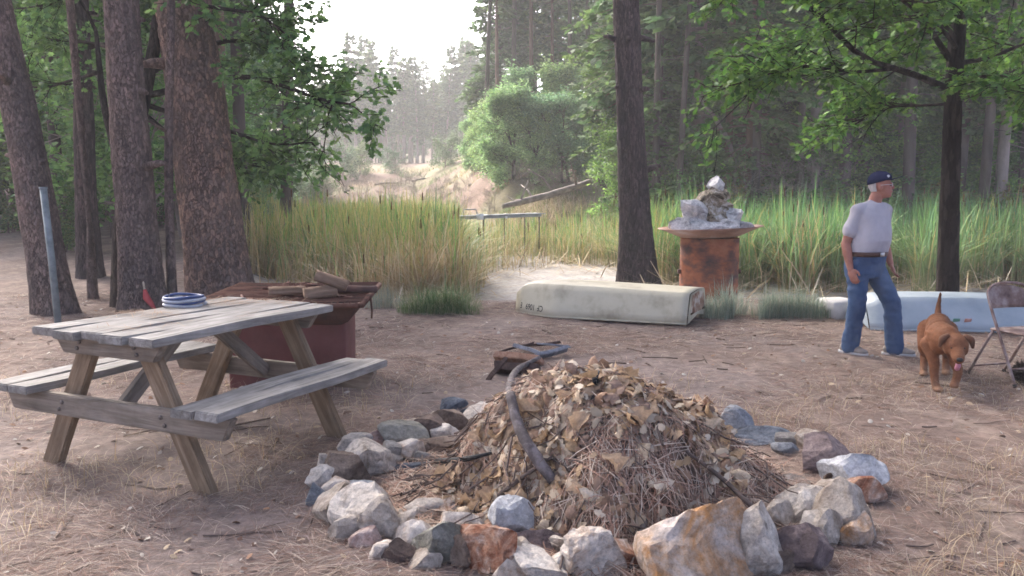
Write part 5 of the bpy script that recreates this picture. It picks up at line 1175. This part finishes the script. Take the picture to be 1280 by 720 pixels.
# ------------------------------------------------------------------ post, tool, chair, dock
M['post'] = pm('post', [(.13, .16, .165), (.19, .225, .235), (.24, .275, .28)], 8, .6, .2, .002, 40, metal=.2)
M['red_plastic'] = pm('red_plastic', [(.30, .03, .04), (.42, .06, .06)], 12, .5, .1)
M['handle'] = woodmat('handle', [(.28, .22, .16), (.42, .35, .27), (.52, .45, .36)], 'z')
def post():
    g = G(74, 406); t = at_y(54, 235, g[1]-.05)-g; root = empty('metal_post', g); tag(root, 'bluish-grey metal post standing in front of the leaning grey pine', 'post')
    mb = MB(); mb.tube([np.array([0, 0, -.25]), t*.5, t], .043*.9, 14); mb.build('pole', M['post'], root, True)
    mb = MB(); mb.tube([t-[0, 0, .01], t+[0, 0, .012]], .045, 14); mb.build('cap', M['post'], root)
post()
def tool():
    g = G(193, 393); y = g[1]-.05; k = lambda u, v, dy=0: at_y(u, v, y+dy)-g; root = empty('garden_tool', g); tag(root, 'long-handled tool with red end leaning against the grey pine', 'tool')
    mb = MB(); mb.tube([k(181, 364, .05), k(178, 345, .15), k(175, 318, .28)], [.014, .013, .012], 8); mb.build('handle', M['handle'], root, True)
    mb = MB(); mb.tube([k(181, 362, .05), k(183, 372, .03), k(189, 380, .0), k(194, 387, -.03)], [.022, .045, .035, .016], 8); mb.build('head', M['red_plastic'], root, True)
tool()
M['chair_paint'] = pm('chair_paint', [(.10, .06, .05), (.22, .15, .13), (.36, .30, .28)], 9, .65, .25, .002, 50, metal=.3)
def chair():
    g = G(1268, 476); root = empty('folding_chair', g, math.radians(16)); tag(root, 'rusty brown metal folding chair standing beside the brown dog', 'chair')
    W = .22; R = .012
    fr = MB()                                                    # front legs rise to the back rest
    P = [(-W, -.22, 0), (-W, -.05, .36), (-W*.98, .10, .68), (-W*.85, .125, .765), (-W*.5, .135, .80), (0, .137, .807), (W*.5, .135, .80), (W*.85, .125, .765), (W*.98, .10, .68), (W, -.05, .36), (W, -.22, 0)]
    fr.tube(smooth_path(P, 60), R, 8); fr.build('front_frame', M['chair_paint'], root, True)
    for s in (-1, 1): MB().tube([(s*W*.88, .30, 0), (s*W*.88, .06, .42)], R, 8).build('rear_leg', M['chair_paint'], root, True)
    for nm, p, q in (('front_rung', (-W, -.155, .14), (W, -.155, .14)), ('rear_rung', (-W*.88, .25, .09), (W*.88, .25, .09))): MB().tube([p, q], .008, 6).build(nm, M['chair_paint'], root, True)
    n, m = 12, 6; V = []
    for j in range(m):
        for i in range(n):
            a = -1+2*i/(n-1); f = j/(m-1); z = .60+.19*f-(.045*a*a*f*f) ; V.append((a*W*.93*(1-.06*f), .085+.05*f-.035*(1-a*a)*-1, z))
    i = np.arange(m-1)[:, None]*n+np.arange(n-1)[None]; o = link('backrest', mesh_np('backrest', np.array(V), np.stack([i, i+1, i+n+1, i+n], -1).reshape(-1, 4), smooth=True), M['chair_paint'], root); o.modifiers.new('s', 'SOLIDIFY').thickness = .006
    mb = MB(); mb.box((0, -.09, .43), (2*W-.05, .38, .022)); o = mb.build('seat', M['chair_paint'], root); o.modifiers.new('b', 'BEVEL').width = .01
    for s in (-1, 1):
        for y in (-.215, .295): MB().tube([(s*W*(1 if y < 0 else .88), y, -.004), (s*W*(1 if y < 0 else .88), y-.008*np.sign(y), .03)], .016, 8).build('foot', M['black'], root)
chair()
M['fuzz'] = pm('fuzz', [(.03, .022, .018), (.07, .05, .04)], 12, .95)
def dark_clump():
    g = G(1276, 480); r = np.random.default_rng(3); me = rock_mesh('dark_clump', (.13, .12, .17), 77, 2, .12); root = empty('bristly_clump', g+[0, 0, .0]); tag(root, 'dark bristly clump under the rusty folding chair', 'clump')  # dark furry thing, likely a second dog's tail, built as a bristly lump
    link('core', me, M['fuzz'], root, (0, 0, .08), (0, -.6, 0)); mb = MB()
    for i in range(260):
        d = rdir(1, r)[0]; p = d*[.06, .055, .08]+[0, 0, .085]; mb.tube([p, p+d*r.uniform(.02, .05)+r.normal(0, .01, 3)], [.004, .001], 3, cap=False)
    mb.build('bristles', M['fuzz'], root)['kind'] = 'stuff'
dark_clump()
M['dock_wood'] = pm('dock_wood', [(.24, .25, .25), (.38, .40, .40)], 4, .85, .3, .004)
M['white_paint'] = pm('white_paint', [(.72, .72, .72), (.8, .8, .8)], 6, .6)
def dock():
    Y = 24.0; pl = at_y(572, 272, Y); pr = at_y(676, 268, Y+1.2); z = pl[2]; root = empty('dock', (pl[0], Y, hz(pl[0], Y))); tag(root, 'grey plank walkway on thin posts standing among the reeds', 'dock'); o_ = np.array(root.location)
    a, b = pl-o_, pr-o_; n = 16; d = (b-a)/n; ang = math.atan2(d[1], d[0])
    for s in (-.28, .28): beam('rail', a+[0, s, -.02], b+[0, s, -.02], .07, .05, M['dock_wood'], root, (0, 0, 1))
    for i in range(n):
        mb = MB(); mb.box(a+d*(i+.5)+[0, 0, .035], (np.linalg.norm(d)*.9, .62, .03), (0, 0, ang), jit=.004); mb.build('plank', M['dock_wood'], root)
    for f in (.04, .30, .55, .80, .98):
        for s in (-.25, .25):
            p = a+(b-a)*f+[0, s, 0]; g = hz(p[0]+o_[0], p[1]+o_[1])-o_[2]; mb = MB(); mb.tube([(p[0], p[1], g-.1), (p[0], p[1], p[2]+.02)], .013, 6); mb.build('post', M['bark_far'], root)
    mb = MB(); q = at_y(600, 271, Y-.34)-o_; mb.box(q, (.20, .02, .17)); mb.build('sign_plate', M['white_paint'], root)
    mb = MB(); q = at_y(633, 272, Y-.1)-o_; mb.box(q, (.06, .02, .07)); mb.build('tag_plate', M['white_paint'], root)
    V, F = revolve([(.01, -.13), (.08, -.11), (.13, 0), (.08, .11), (.01, .13)], 14); o = link('float_buoy', mesh_np('float_buoy', V, F, smooth=True), pm('buoy', [(.14, .04, .035), (.25, .08, .06)], 6), None, at_y(567, 271, Y)+[0, 0, .05]); tag(o, 'dark red round float at the end of the plank walkway', 'float')
    mb = MB(); p = at_y(588, 264, Y)-o_; P = [p+[-.2, 0, -.06], p+[-.18, 0, .05], p+[.15, 0, .05], p+[.2, 0, -.08]]; mb.tube(P, .018, 6); mb.build('hoop', M['dock_wood'], root, True)
dock()

# ------------------------------------------------------------------ man and dog
def prim_ell(mb, c, rad, axes=None, n=14):
    a = np.linspace(0, PI, n); b = np.arange(2*n)*PI/n
    V = np.stack([np.sin(a)[:, None]*np.cos(b)[None], np.sin(a)[:, None]*np.sin(b)[None], np.repeat(np.cos(a)[:, None], 2*n, 1)], -1).reshape(-1, 3)*np.asarray(rad, float)
    if axes is not None: V = V @ np.asarray(axes, float)
    i = np.arange(n-1)[:, None]*2*n; j = np.arange(2*n)[None]; k = (j+1) % (2*n)
    mb.add(V+np.asarray(c, float), np.stack([i+j, i+2*n+j, i+2*n+k, i+k], -1).reshape(-1, 4))
def prim_limb(mb, pts, rad, dens=14):
    pts = np.asarray(pts, float); k = max(4, (len(pts)-1)*dens); P = smooth_path(pts, k); r = np.interp(np.linspace(0, 1, k), np.linspace(0, 1, len(rad)), rad)
    for p, q in zip(P, r): prim_ell(mb, p, (q, q, q), n=8)
def prim_loft(mb, secs, s, f, n=28):
    """secs: (centre, half width along s, half depth along f)"""
    a = np.arange(n)*2*PI/n; s, f = np.asarray(s, float), np.asarray(f, float); V = []
    for c, w, d in secs:
        cs, sn = np.cos(a), np.sin(a); V.append(np.asarray(c, float)+ (np.sign(cs)*np.abs(cs)**.85*w)[:, None]*s + (np.sign(sn)*np.abs(sn)**.85*d)[:, None]*f)
    V.append(np.asarray([secs[0][0]])); V.append(np.asarray([secs[-1][0]])); m = len(secs)
    i = np.arange(m-1)[:, None]*n; j = np.arange(n)[None]; k = (j+1) % n; jj = np.arange(n); kk = (jj+1) % n
    mb.add(np.concatenate(V), [np.stack([i+j, i+k, i+n+k, i+n+j], -1).reshape(-1, 4), np.concatenate([np.stack([kk, jj, np.full(n, m*n)], -1), np.stack([(m-1)*n+jj, (m-1)*n+kk, np.full(n, m*n+1)], -1)])])
def fuse(name, mb, voxel, mat, parent, smooth=4, wrinkle=0, wscale=8, wsc=(1, 1, 1), seed=1, colour=None):
    o = bpy.data.objects.new('tmp', mb.mesh('tmp')); COL.objects.link(o)
    m = o.modifiers.new('r', 'REMESH'); m.mode = 'VOXEL'; m.voxel_size = voxel
    m = o.modifiers.new('s', 'SMOOTH'); m.factor = .5; m.iterations = smooth
    dg = bpy.context.evaluated_depsgraph_get(); me = bpy.data.meshes.new_from_object(o.evaluated_get(dg)); bpy.data.objects.remove(o)
    me.name = name; nv = len(me.vertices); co = np.empty(nv*3, np.float32); me.vertices.foreach_get('co', co); co = co.reshape(-1, 3).astype(float)
    if wrinkle:
        no = np.empty(nv*3, np.float32); me.vertices.foreach_get('normal', no); no = no.reshape(-1, 3)
        w = np.abs(fbm(co*np.asarray(wsc), wscale, seed, 3)-.5)*2; co = co+no*((.5-w)*wrinkle)[:, None]; me.vertices.foreach_set('co', co.astype(np.float32).ravel())
    if colour is not None:
        c = colour(co); at = me.color_attributes.new('Col', 'FLOAT_COLOR', 'POINT'); at.data.foreach_set('color', np.concatenate([c, np.ones((nv, 1))], 1).astype(np.float32).ravel())
    me.polygons.foreach_set('use_smooth', np.ones(len(me.polygons), bool)); me.update(); me.materials.clear(); me.materials.append(mat)
    return link(name, me, None, parent)
M['skin'] = pm('skin', [(.25, .095, .065), (.34, .145, .10), (.39, .18, .13)], 9, .55, .15, .002, 90, spec=.35)
M['shirt'] = pm('shirt', [(.37, .355, .385), (.46, .44, .47)], 5, .9, .15, .002, 120, spec=.1)
M['denim'] = pm('denim', [(.035, .062, .125), (.06, .10, .18), (.10, .145, .22)], 3.0, .9, .25, .002, 160, spread=.17, spec=.1)
M['cap'] = pm('cap', [(.012, .016, .045), (.022, .028, .07)], 8, .85, .2, .002, 100, spec=.1)
M['belt'] = pm('belt', [(.05, .022, .015), (.09, .04, .028)], 12, .5)
M['shoe'] = pm('shoe', [(.20, .17, .14), (.33, .29, .25)], 12, .85, .2, .002)
M['sole'] = pm('sole', [(.45, .44, .43), (.6, .59, .58)], 12, .8)
M['hair'] = pm('hair', [(.32, .30, .29), (.5, .48, .46)], 40, .8, .5, .003)
M['metal'] = pm('metal', [(.5, .5, .5), (.65, .65, .65)], 20, .35, .05, metal=.8)
M['lens'] = pm('lens', [(.10, .09, .09), (.16, .15, .15)], 6, .15, 0, spec=.6)
def man():
    g = G(1085, 442); root = empty('person', g); tag(root, 'man in a pale T-shirt, blue jeans and navy cap walking and looking aside', 'person')
    S = np.array([.86, .51, 0]); Fw = np.array([.51, -.86, 0]); A = np.array
    def tors(grow=0, lo=.90, hi=1.46):
        T = [(.74, -.075, .165, .12, 0), (.84, -.075, .178, .135, 0), (.92, -.072, .176, .135, .005), (.965, -.07, .174, .138, .014), (1.0, -.068, .172, .142, .022), (1.09, -.062, .175, .145, .035), (1.18, -.055, .18, .137, .028), (1.27, -.048, .187, .125, .015), (1.34, -.04, .185, .112, .005), (1.395, -.03, .155, .095, 0), (1.43, -.022, .105, .078, 0), (1.46, -.015, .07, .065, 0)]
        return [(A([x, 0, z])+Fw*ff, w+grow, d+grow) for z, x, w, d, ff in T if lo <= z <= hi]
    Rs, Ls = A([-.195, -.085, 1.355]), A([.15, .105, 1.355]); Re, Le = A([-.285, -.06, 1.06]), A([.165, .15, 1.07]); Rw, Lw = A([-.262, -.135, .83]), A([.205, .07, .86])
    # skin: head, neck, arms, hands, and the trunk and legs under the clothes, one surface
    b = MB(); prim_loft(b, tors(-.03, .74, 1.43), S, Fw)
    Hd = A([.93, -.34, .06]); Hd /= np.linalg.norm(Hd); Hs = np.cross(Hd, [0, 0, 1.]); Hs /= np.linalg.norm(Hs); Hu = np.cross(Hs, Hd); AX = np.stack([Hd, Hs, Hu]); hc = A([.035, -.02, 1.60])
    Q = lambda a, s_, u_: hc+Hd*a+Hs*s_+Hu*u_
    prim_limb(b, [A([-.02, 0, 1.40]), A([-.005, 0, 1.46]), A([.018, -.008, 1.54])], [.07, .06, .056])
    prim_ell(b, Q(-.008, 0, .02), (.098, .076, .098), AX); prim_ell(b, Q(.025, 0, -.035), (.068, .062, .085), AX); prim_ell(b, Q(.062, 0, -.088), (.030, .034, .028), AX)
    prim_ell(b, Q(.078, 0, .012), (.022, .05, .02), AX); prim_limb(b, [Q(.088, 0, .005), Q(.105, 0, -.022)], [.011, .016], 5); prim_ell(b, Q(.086, 0, -.058), (.016, .025, .012), AX)
    for s_ in (-1, 1): prim_ell(b, Q(-.008, s_*.076, -.018), (.018, .009, .032), AX); prim_ell(b, Q(.06, s_*.03, -.028), (.025, .02, .02), AX)
    for sh, el, wr, side in ((Rs, Re, Rw, -1), (Ls, Le, Lw, 1)):
        prim_limb(b, [sh, (sh+el)/2, el], [.052, .05, .042]); prim_limb(b, [el, el+(wr-el)*.35, wr], [.043, .044, .029])
        d = (wr-el)/np.linalg.norm(wr-el)+A([.25, -.25, -.1])*(.6 if side < 0 else .3); d /= np.linalg.norm(d); w_ = np.cross(d, Fw*.4+A([side*.8, -.2, 0])); w_ /= np.linalg.norm(w_); nn = np.cross(w_, d)
        pc = wr+d*.05; prim_ell(b, pc, (.052, .042, .019), np.stack([d, w_, nn]))
        for k, (off, L) in enumerate(((-.030, .070), (-.010, .080), (.011, .075), (.031, .060))):
            p0 = pc+d*.038+w_*off; cu = nn*(-side)*-.3; d1 = d*.92+cu*.7; d2 = d*.55+cu*1.6; prim_limb(b, [p0, p0+d1*L*.5, p0+d1*L*.5+d2*L*.5], [.0105, .0095, .008], 5)
        p0 = pc-d*.02-w_*.036; prim_limb(b, [p0, p0-w_*.022+d*.03, p0-w_*.026+d*.062], [.013, .0115, .009], 6)
    Rh, Lh = A([-.165, -.06, .86]), A([.015, .05, .86]); Rk, Lk = A([-.16, -.09, .49]), A([.18, -.05, .50]); Ra, La = A([-.17, .02, .09]), A([.225, -.06, .09])
    for h, k, a in ((Rh, Rk, Ra), (Lh, Lk, La)): prim_limb(b, [h, k], [.075, .05], 12); prim_limb(b, [k, a], [.05, .04], 12)
    fuse('body', b, .0065, M['skin'], root, 3)
    # clothes
    b = MB(); prim_loft(b, tors(.010, .96, 1.44), S, Fw)
    for sh, el in ((Rs, Re), (Ls, Le)): prim_limb(b, [sh+A([0, 0, .0]), sh+(el-sh)*.30, sh+(el-sh)*.58], [.060, .061, .064])
    for sh in (Rs, Ls): prim_limb(b, [A([-.015, 0, 1.405]), sh+A([0, 0, .012])], [.062, .058], 10)
    fuse('shirt', b, .009, M['shirt'], root, 4, .028, 6, (1, 1, .7), 4)
    b = MB(); prim_loft(b, tors(.016, .74, .97), S, Fw)
    for h, k, a in ((Rh, Rk, Ra), (Lh, Lk, La)): prim_limb(b, [h, h+(k-h)*.5, k], [.102, .092, .078]); prim_limb(b, [k, k+(a-k)*.5, a+A([0, 0, -.025])], [.078, .075, .079])
    fuse('jeans', b, .009, M['denim'], root, 4, .018, 8, (1, 1, 1.5), 9)
    b = MB(); prim_loft(b, [(A([-.070, 0, .942])+Fw*.010, .200, .160), (A([-.069, 0, .985])+Fw*.018, .198, .164)], S, Fw); b.build('belt', M['belt'], root, True)
    mb = MB(); mb.box(A([-.07, 0, .965])+Fw*.182, (.05, .012, .035), (0, 0, .53)); mb.build('buckle', M['metal'], root)
    for a, td, nm in ((Ra, A([.62, -.78, 0]), 'shoe'), (La, A([.93, -.37, 0]), 'shoe')):
        b = MB(); sd_ = A([-td[1], td[0], 0]); ax = np.stack([td, sd_, A([0, 0, 1.])]); hp = A([a[0], a[1], 0])-td*.05
        prim_ell(b, hp+A([0, 0, .05]), (.055, .042, .05), ax); prim_ell(b, hp+td*.09+A([0, 0, .045]), (.10, .046, .042), ax); prim_ell(b, hp+td*.17+A([0, 0, .035]), (.062, .047, .032), ax); prim_limb(b, [hp+A([0, 0, .06]), hp+td*.04+A([0, 0, .11])], [.045, .045], 4)
        o = fuse(nm, b, .008, M['shoe'], root, 3); b = MB(); prim_loft(b, [(hp+td*.085+A([0, 0, -.002]), .15, .052), (hp+td*.085+A([0, 0, .02]), .152, .054)], td, sd_); b.build('sole', M['sole'], o)
    # cap, hair, glasses, eyes
    b = MB(); n = 28; a = np.arange(n)*2*PI/n; V = []
    prof = [(0, 1.0), (.3, .985), (.55, .90), (.75, .74), (.9, .5), (1.0, .14)]
    for h, r_ in prof: V.append(np.array([Q(-.010+.106*r_*math.cos(t), .084*r_*math.sin(t), .036+.100*h + .022*math.cos(t)*(1-h)) for t in a]))
    V = np.concatenate(V); m = len(prof); i = np.arange(m-1)[:, None]*n; j = np.arange(n)[None]; k = (j+1) % n
    F = [np.stack([i+j, i+k, i+n+k, i+n+j], -1).reshape(-1, 4), np.array([list(range((m-1)*n, m*n))])]
    cap = link('cap', mesh_np('cap', V, F, smooth=True), M['cap'], root); md = cap.modifiers.new('s', 'SOLIDIFY'); md.thickness = .006; md.offset = 0
    P0, P1 = [], []
    for t in np.linspace(-1.15, 1.15, 15): P0.append(Q(-.010+.104*math.cos(t), .083*math.sin(t), .052)); P1.append(Q(.01+.185*math.cos(t*.9)*1.0, .086*math.sin(t)*1.02, .060+.022*math.cos(t)-.012*math.sin(t)**2))
    V = np.array(P0+P1); q = np.arange(14); br = link('brim', mesh_np('brim', V, np.stack([q, q+1, q+16, q+15], -1), smooth=True), M['cap'], cap); br.modifiers.new('s', 'SOLIDIFY').thickness = .005
    mb = MB(); c = Q(.062, .062, .085); mb.tube([c-Hs*.01, c+Hs*.004], .013, 8); mb.build('cap_emblem', M['white_paint'], cap)
    V = np.array([Q(-.008+.101*math.cos(p)*(1-.25*max(0, -h-.01)/.05), .0785*math.sin(p)*(1-.2*max(0, -h-.01)/.05), h) for h in np.linspace(.05, -.05, 6) for p in np.linspace(1.95, 2*PI-1.95, 20)]); q = np.arange(5)[:, None]*20+np.arange(19)[None]
    link('hair', mesh_np('hair', V, np.stack([q, q+1, q+21, q+20], -1).reshape(-1, 4), smooth=True), M['hair'], root)
    gl = MB()
    for s_ in (-1, 1):
        t = np.linspace(0, 2*PI, 16); gl.tube(np.array([Q(.098, s_*.034+.024*math.cos(x), .004+.018*math.sin(x)) for x in t]), .0022, 5); gl.tube([Q(.098, s_*.058, .006), Q(.06, s_*.078, .008), Q(-.005, s_*.081, .006)], .0022, 5)
    gl.tube([Q(.1, -.01, .006), Q(.102, .01, .006)], .0022, 5); gl.build('glasses', M['metal'], root)
    for s_ in (-1, 1): mb = MB(); prim_ell(mb, Q(.080, s_*.031, .001), (.012, .013, .009), AX, 8); mb.build('eye', M['lens'], root, True)
    mb = MB(); mb.tube([Q(.088, -.022, -.060), Q(.1, 0, -.059), Q(.088, .022, -.060)], [.002, .0045, .002], 5); mb.build('lips', pm('lips', [(.22, .08, .07), (.28, .11, .09)], 10), root, True)
man()
def dogcol(co): 
    t = fbm(co, 4, 5, 3)[:, None]; z = co[:, 2:3]; c = np.array([.195, .082, .04])*(.75+.5*t); c = c*(1-.35*np.clip((z-.42)/.1, 0, 1)*(fbm(co, 9, 3, 2)[:, None])); pale = np.clip((.12-z)/.08, 0, 1); return np.clip(c*(1-.4*pale)+np.array([.42, .28, .18])*.4*pale, 0, 1)
M['fur'] = attrmat('fur', .75, .25, 30, .5, 150, .004)
M['tongue'] = pm('tongue', [(.42, .16, .2), (.5, .22, .27)], 10, .4)
def coat(root, bd):
    r = np.random.default_rng(14); me = bd.data; nf = len(me.polygons); c = np.empty(nf*3, np.float32); me.polygons.foreach_get('center', c); c = c.reshape(-1, 3).astype(float); n = np.empty(nf*3, np.float32); me.polygons.foreach_get('normal', n); n = n.reshape(-1, 3).astype(float)
    i = r.integers(0, nf, 14000); pos, nn = c[i]+r.normal(0, .003, (14000, 3)), n[i]; back = np.array([.35, .8, -.55]); X = back-nn*(nn@back)[:, None]+nn*.18+r.normal(0, .1, nn.shape)
    C = dogcol(pos)*r.uniform(.8, 1.2, (14000, 1)); V, F, C = scatter(np.array([[0, -.1, 0], [1, 0, -.1], [0, .1, 0]]), np.array([[0, 1, 2]]), pos, X, nn, r.uniform(.007, .015, 14000), C)
    MB().add(V, F, C).build('coat', M['litter'], root)['kind'] = 'stuff'
def dog():
    g = G(1172, 489); A = np.array; root = empty('dog', g); tag(root, 'reddish-brown dog with its tongue out trotting past the folding chair', 'dog')
    ax = A([.42, .91, 0]); ax /= np.linalg.norm(ax); sd_ = A([ax[1], -ax[0], 0])
    def q(a, s_, z): return ax*a+sd_*s_+A([.015, .03, z])
    b = MB()
    for a, z, w, h in ((-.02, .40, .085, .11), (.06, .41, .105, .13), (.16, .415, .112, .135), (.28, .43, .105, .115), (.40, .445, .095, .098), (.50, .45, .098, .10), (.58, .44, .088, .098)): prim_ell(b, q(a, 0, z), (.10, w, h), np.stack([ax, sd_, A([0, 0, 1.])]))
    hc = A([.03, -.17, .405]); prim_limb(b, [q(0, 0, .44), (q(-.06, .02, .46)+hc)/2+A([0, .04, .0]), hc+A([0, .05, .0])], [.105, .098, .085])
    # head, muzzle down and forward
    f = A([-.25, -.84, -.48]); f /= np.linalg.norm(f); r_ = np.cross(f, [0, 0, 1.]); r_ /= np.linalg.norm(r_); u_ = np.cross(r_, f); AX = np.stack([f, r_, u_]); Q = lambda a, s_, z: hc+f*a+r_*s_+u_*z
    prim_ell(b, Q(0, 0, 0), (.092, .088, .078), AX); prim_ell(b, Q(.06, 0, -.012), (.06, .064, .055), AX); prim_limb(b, [Q(.06, 0, -.012), Q(.15, 0, -.018)], [.055, .040]); prim_ell(b, Q(.10, 0, -.048), (.075, .034, .018), AX)
    for s_ in (-1, 1): prim_ell(b, Q(.045, s_*.045, .030), (.03, .022, .016), AX); prim_ell(b, Q(.02, s_*.055, -.03), (.05, .03, .04), AX)
    # legs
    prim_limb(b, [q(.03, -.085, .36), A([-.03, .03, .24]), A([-.025, .015, .12]), A([-.012, 0, .025])], [.062, .042, .030, .030]); prim_ell(b, A([-.008, -.025, .022]), (.034, .048, .022))
    prim_limb(b, [q(.02, .085, .36), A([.115, -.02, .235]), A([.135, -.03, .17]), A([.105, -.06, .095]), A([.085, -.075, .075])], [.06, .043, .033, .028, .028]); prim_ell(b, A([.078, -.09, .068]), (.03, .04, .022))
    for s_, dx_, dy_ in ((-.09, .0, .0), (.085, .02, .12)):
        prim_limb(b, [q(.55, s_*.8, .40), q(.50, s_, .27), q(.62, s_, .17), q(.56, s_, .03)], [.088, .058, .032, .029]) if s_ < 0 else prim_limb(b, [q(.55, s_*.8, .40), q(.56, s_, .27), q(.70, s_, .16), q(.67, s_, .03)], [.088, .058, .032, .029])
        p = q(.55 if s_ < 0 else .66, s_, .022); prim_ell(b, p-ax*.02, (.048, .034, .022), np.stack([ax, sd_, A([0, 0, 1.])]))
    prim_limb(b, [q(.64, 0, .49), q(.70, 0, .56), q(.71, .005, .63), q(.69, .01, .70)], [.030, .022, .016, .009])
    bd = fuse('body', b, .0075, M['fur'], root, 4, .004, 30, colour=dogcol)
    coat(root, root.children[0] if root.children else bd)
    for s_ in (-1, 1):
        b = MB(); prim_limb(b, [Q(-.02, s_*.065, .060), Q(-.0, s_*.100, .045), Q(.022, s_*.112, -.002)], [.022, .026, .014], 8); fuse('ear', b, .006, pm('ear_fur', [(.10, .045, .025), (.16, .075, .04)], 12, .8), root, 3)
        mb = MB(); prim_ell(mb, Q(.072, s_*.040, .022), (.012, .012, .011), AX, 8); mb.build('eye', M['black'], root, True)
    mb = MB(); prim_ell(mb, Q(.186, 0, .0), (.017, .024, .018), AX, 8); mb.build('nose', M['black'], root, True)
    mb = MB(); mb.tube([Q(.15, 0, -.050), Q(.172, 0, -.066), Q(.17, .004, -.10), Q(.165, .004, -.115)], [.016, .02, .019, .008], 8); mb.build('tongue', M['tongue'], root, True)
dog()
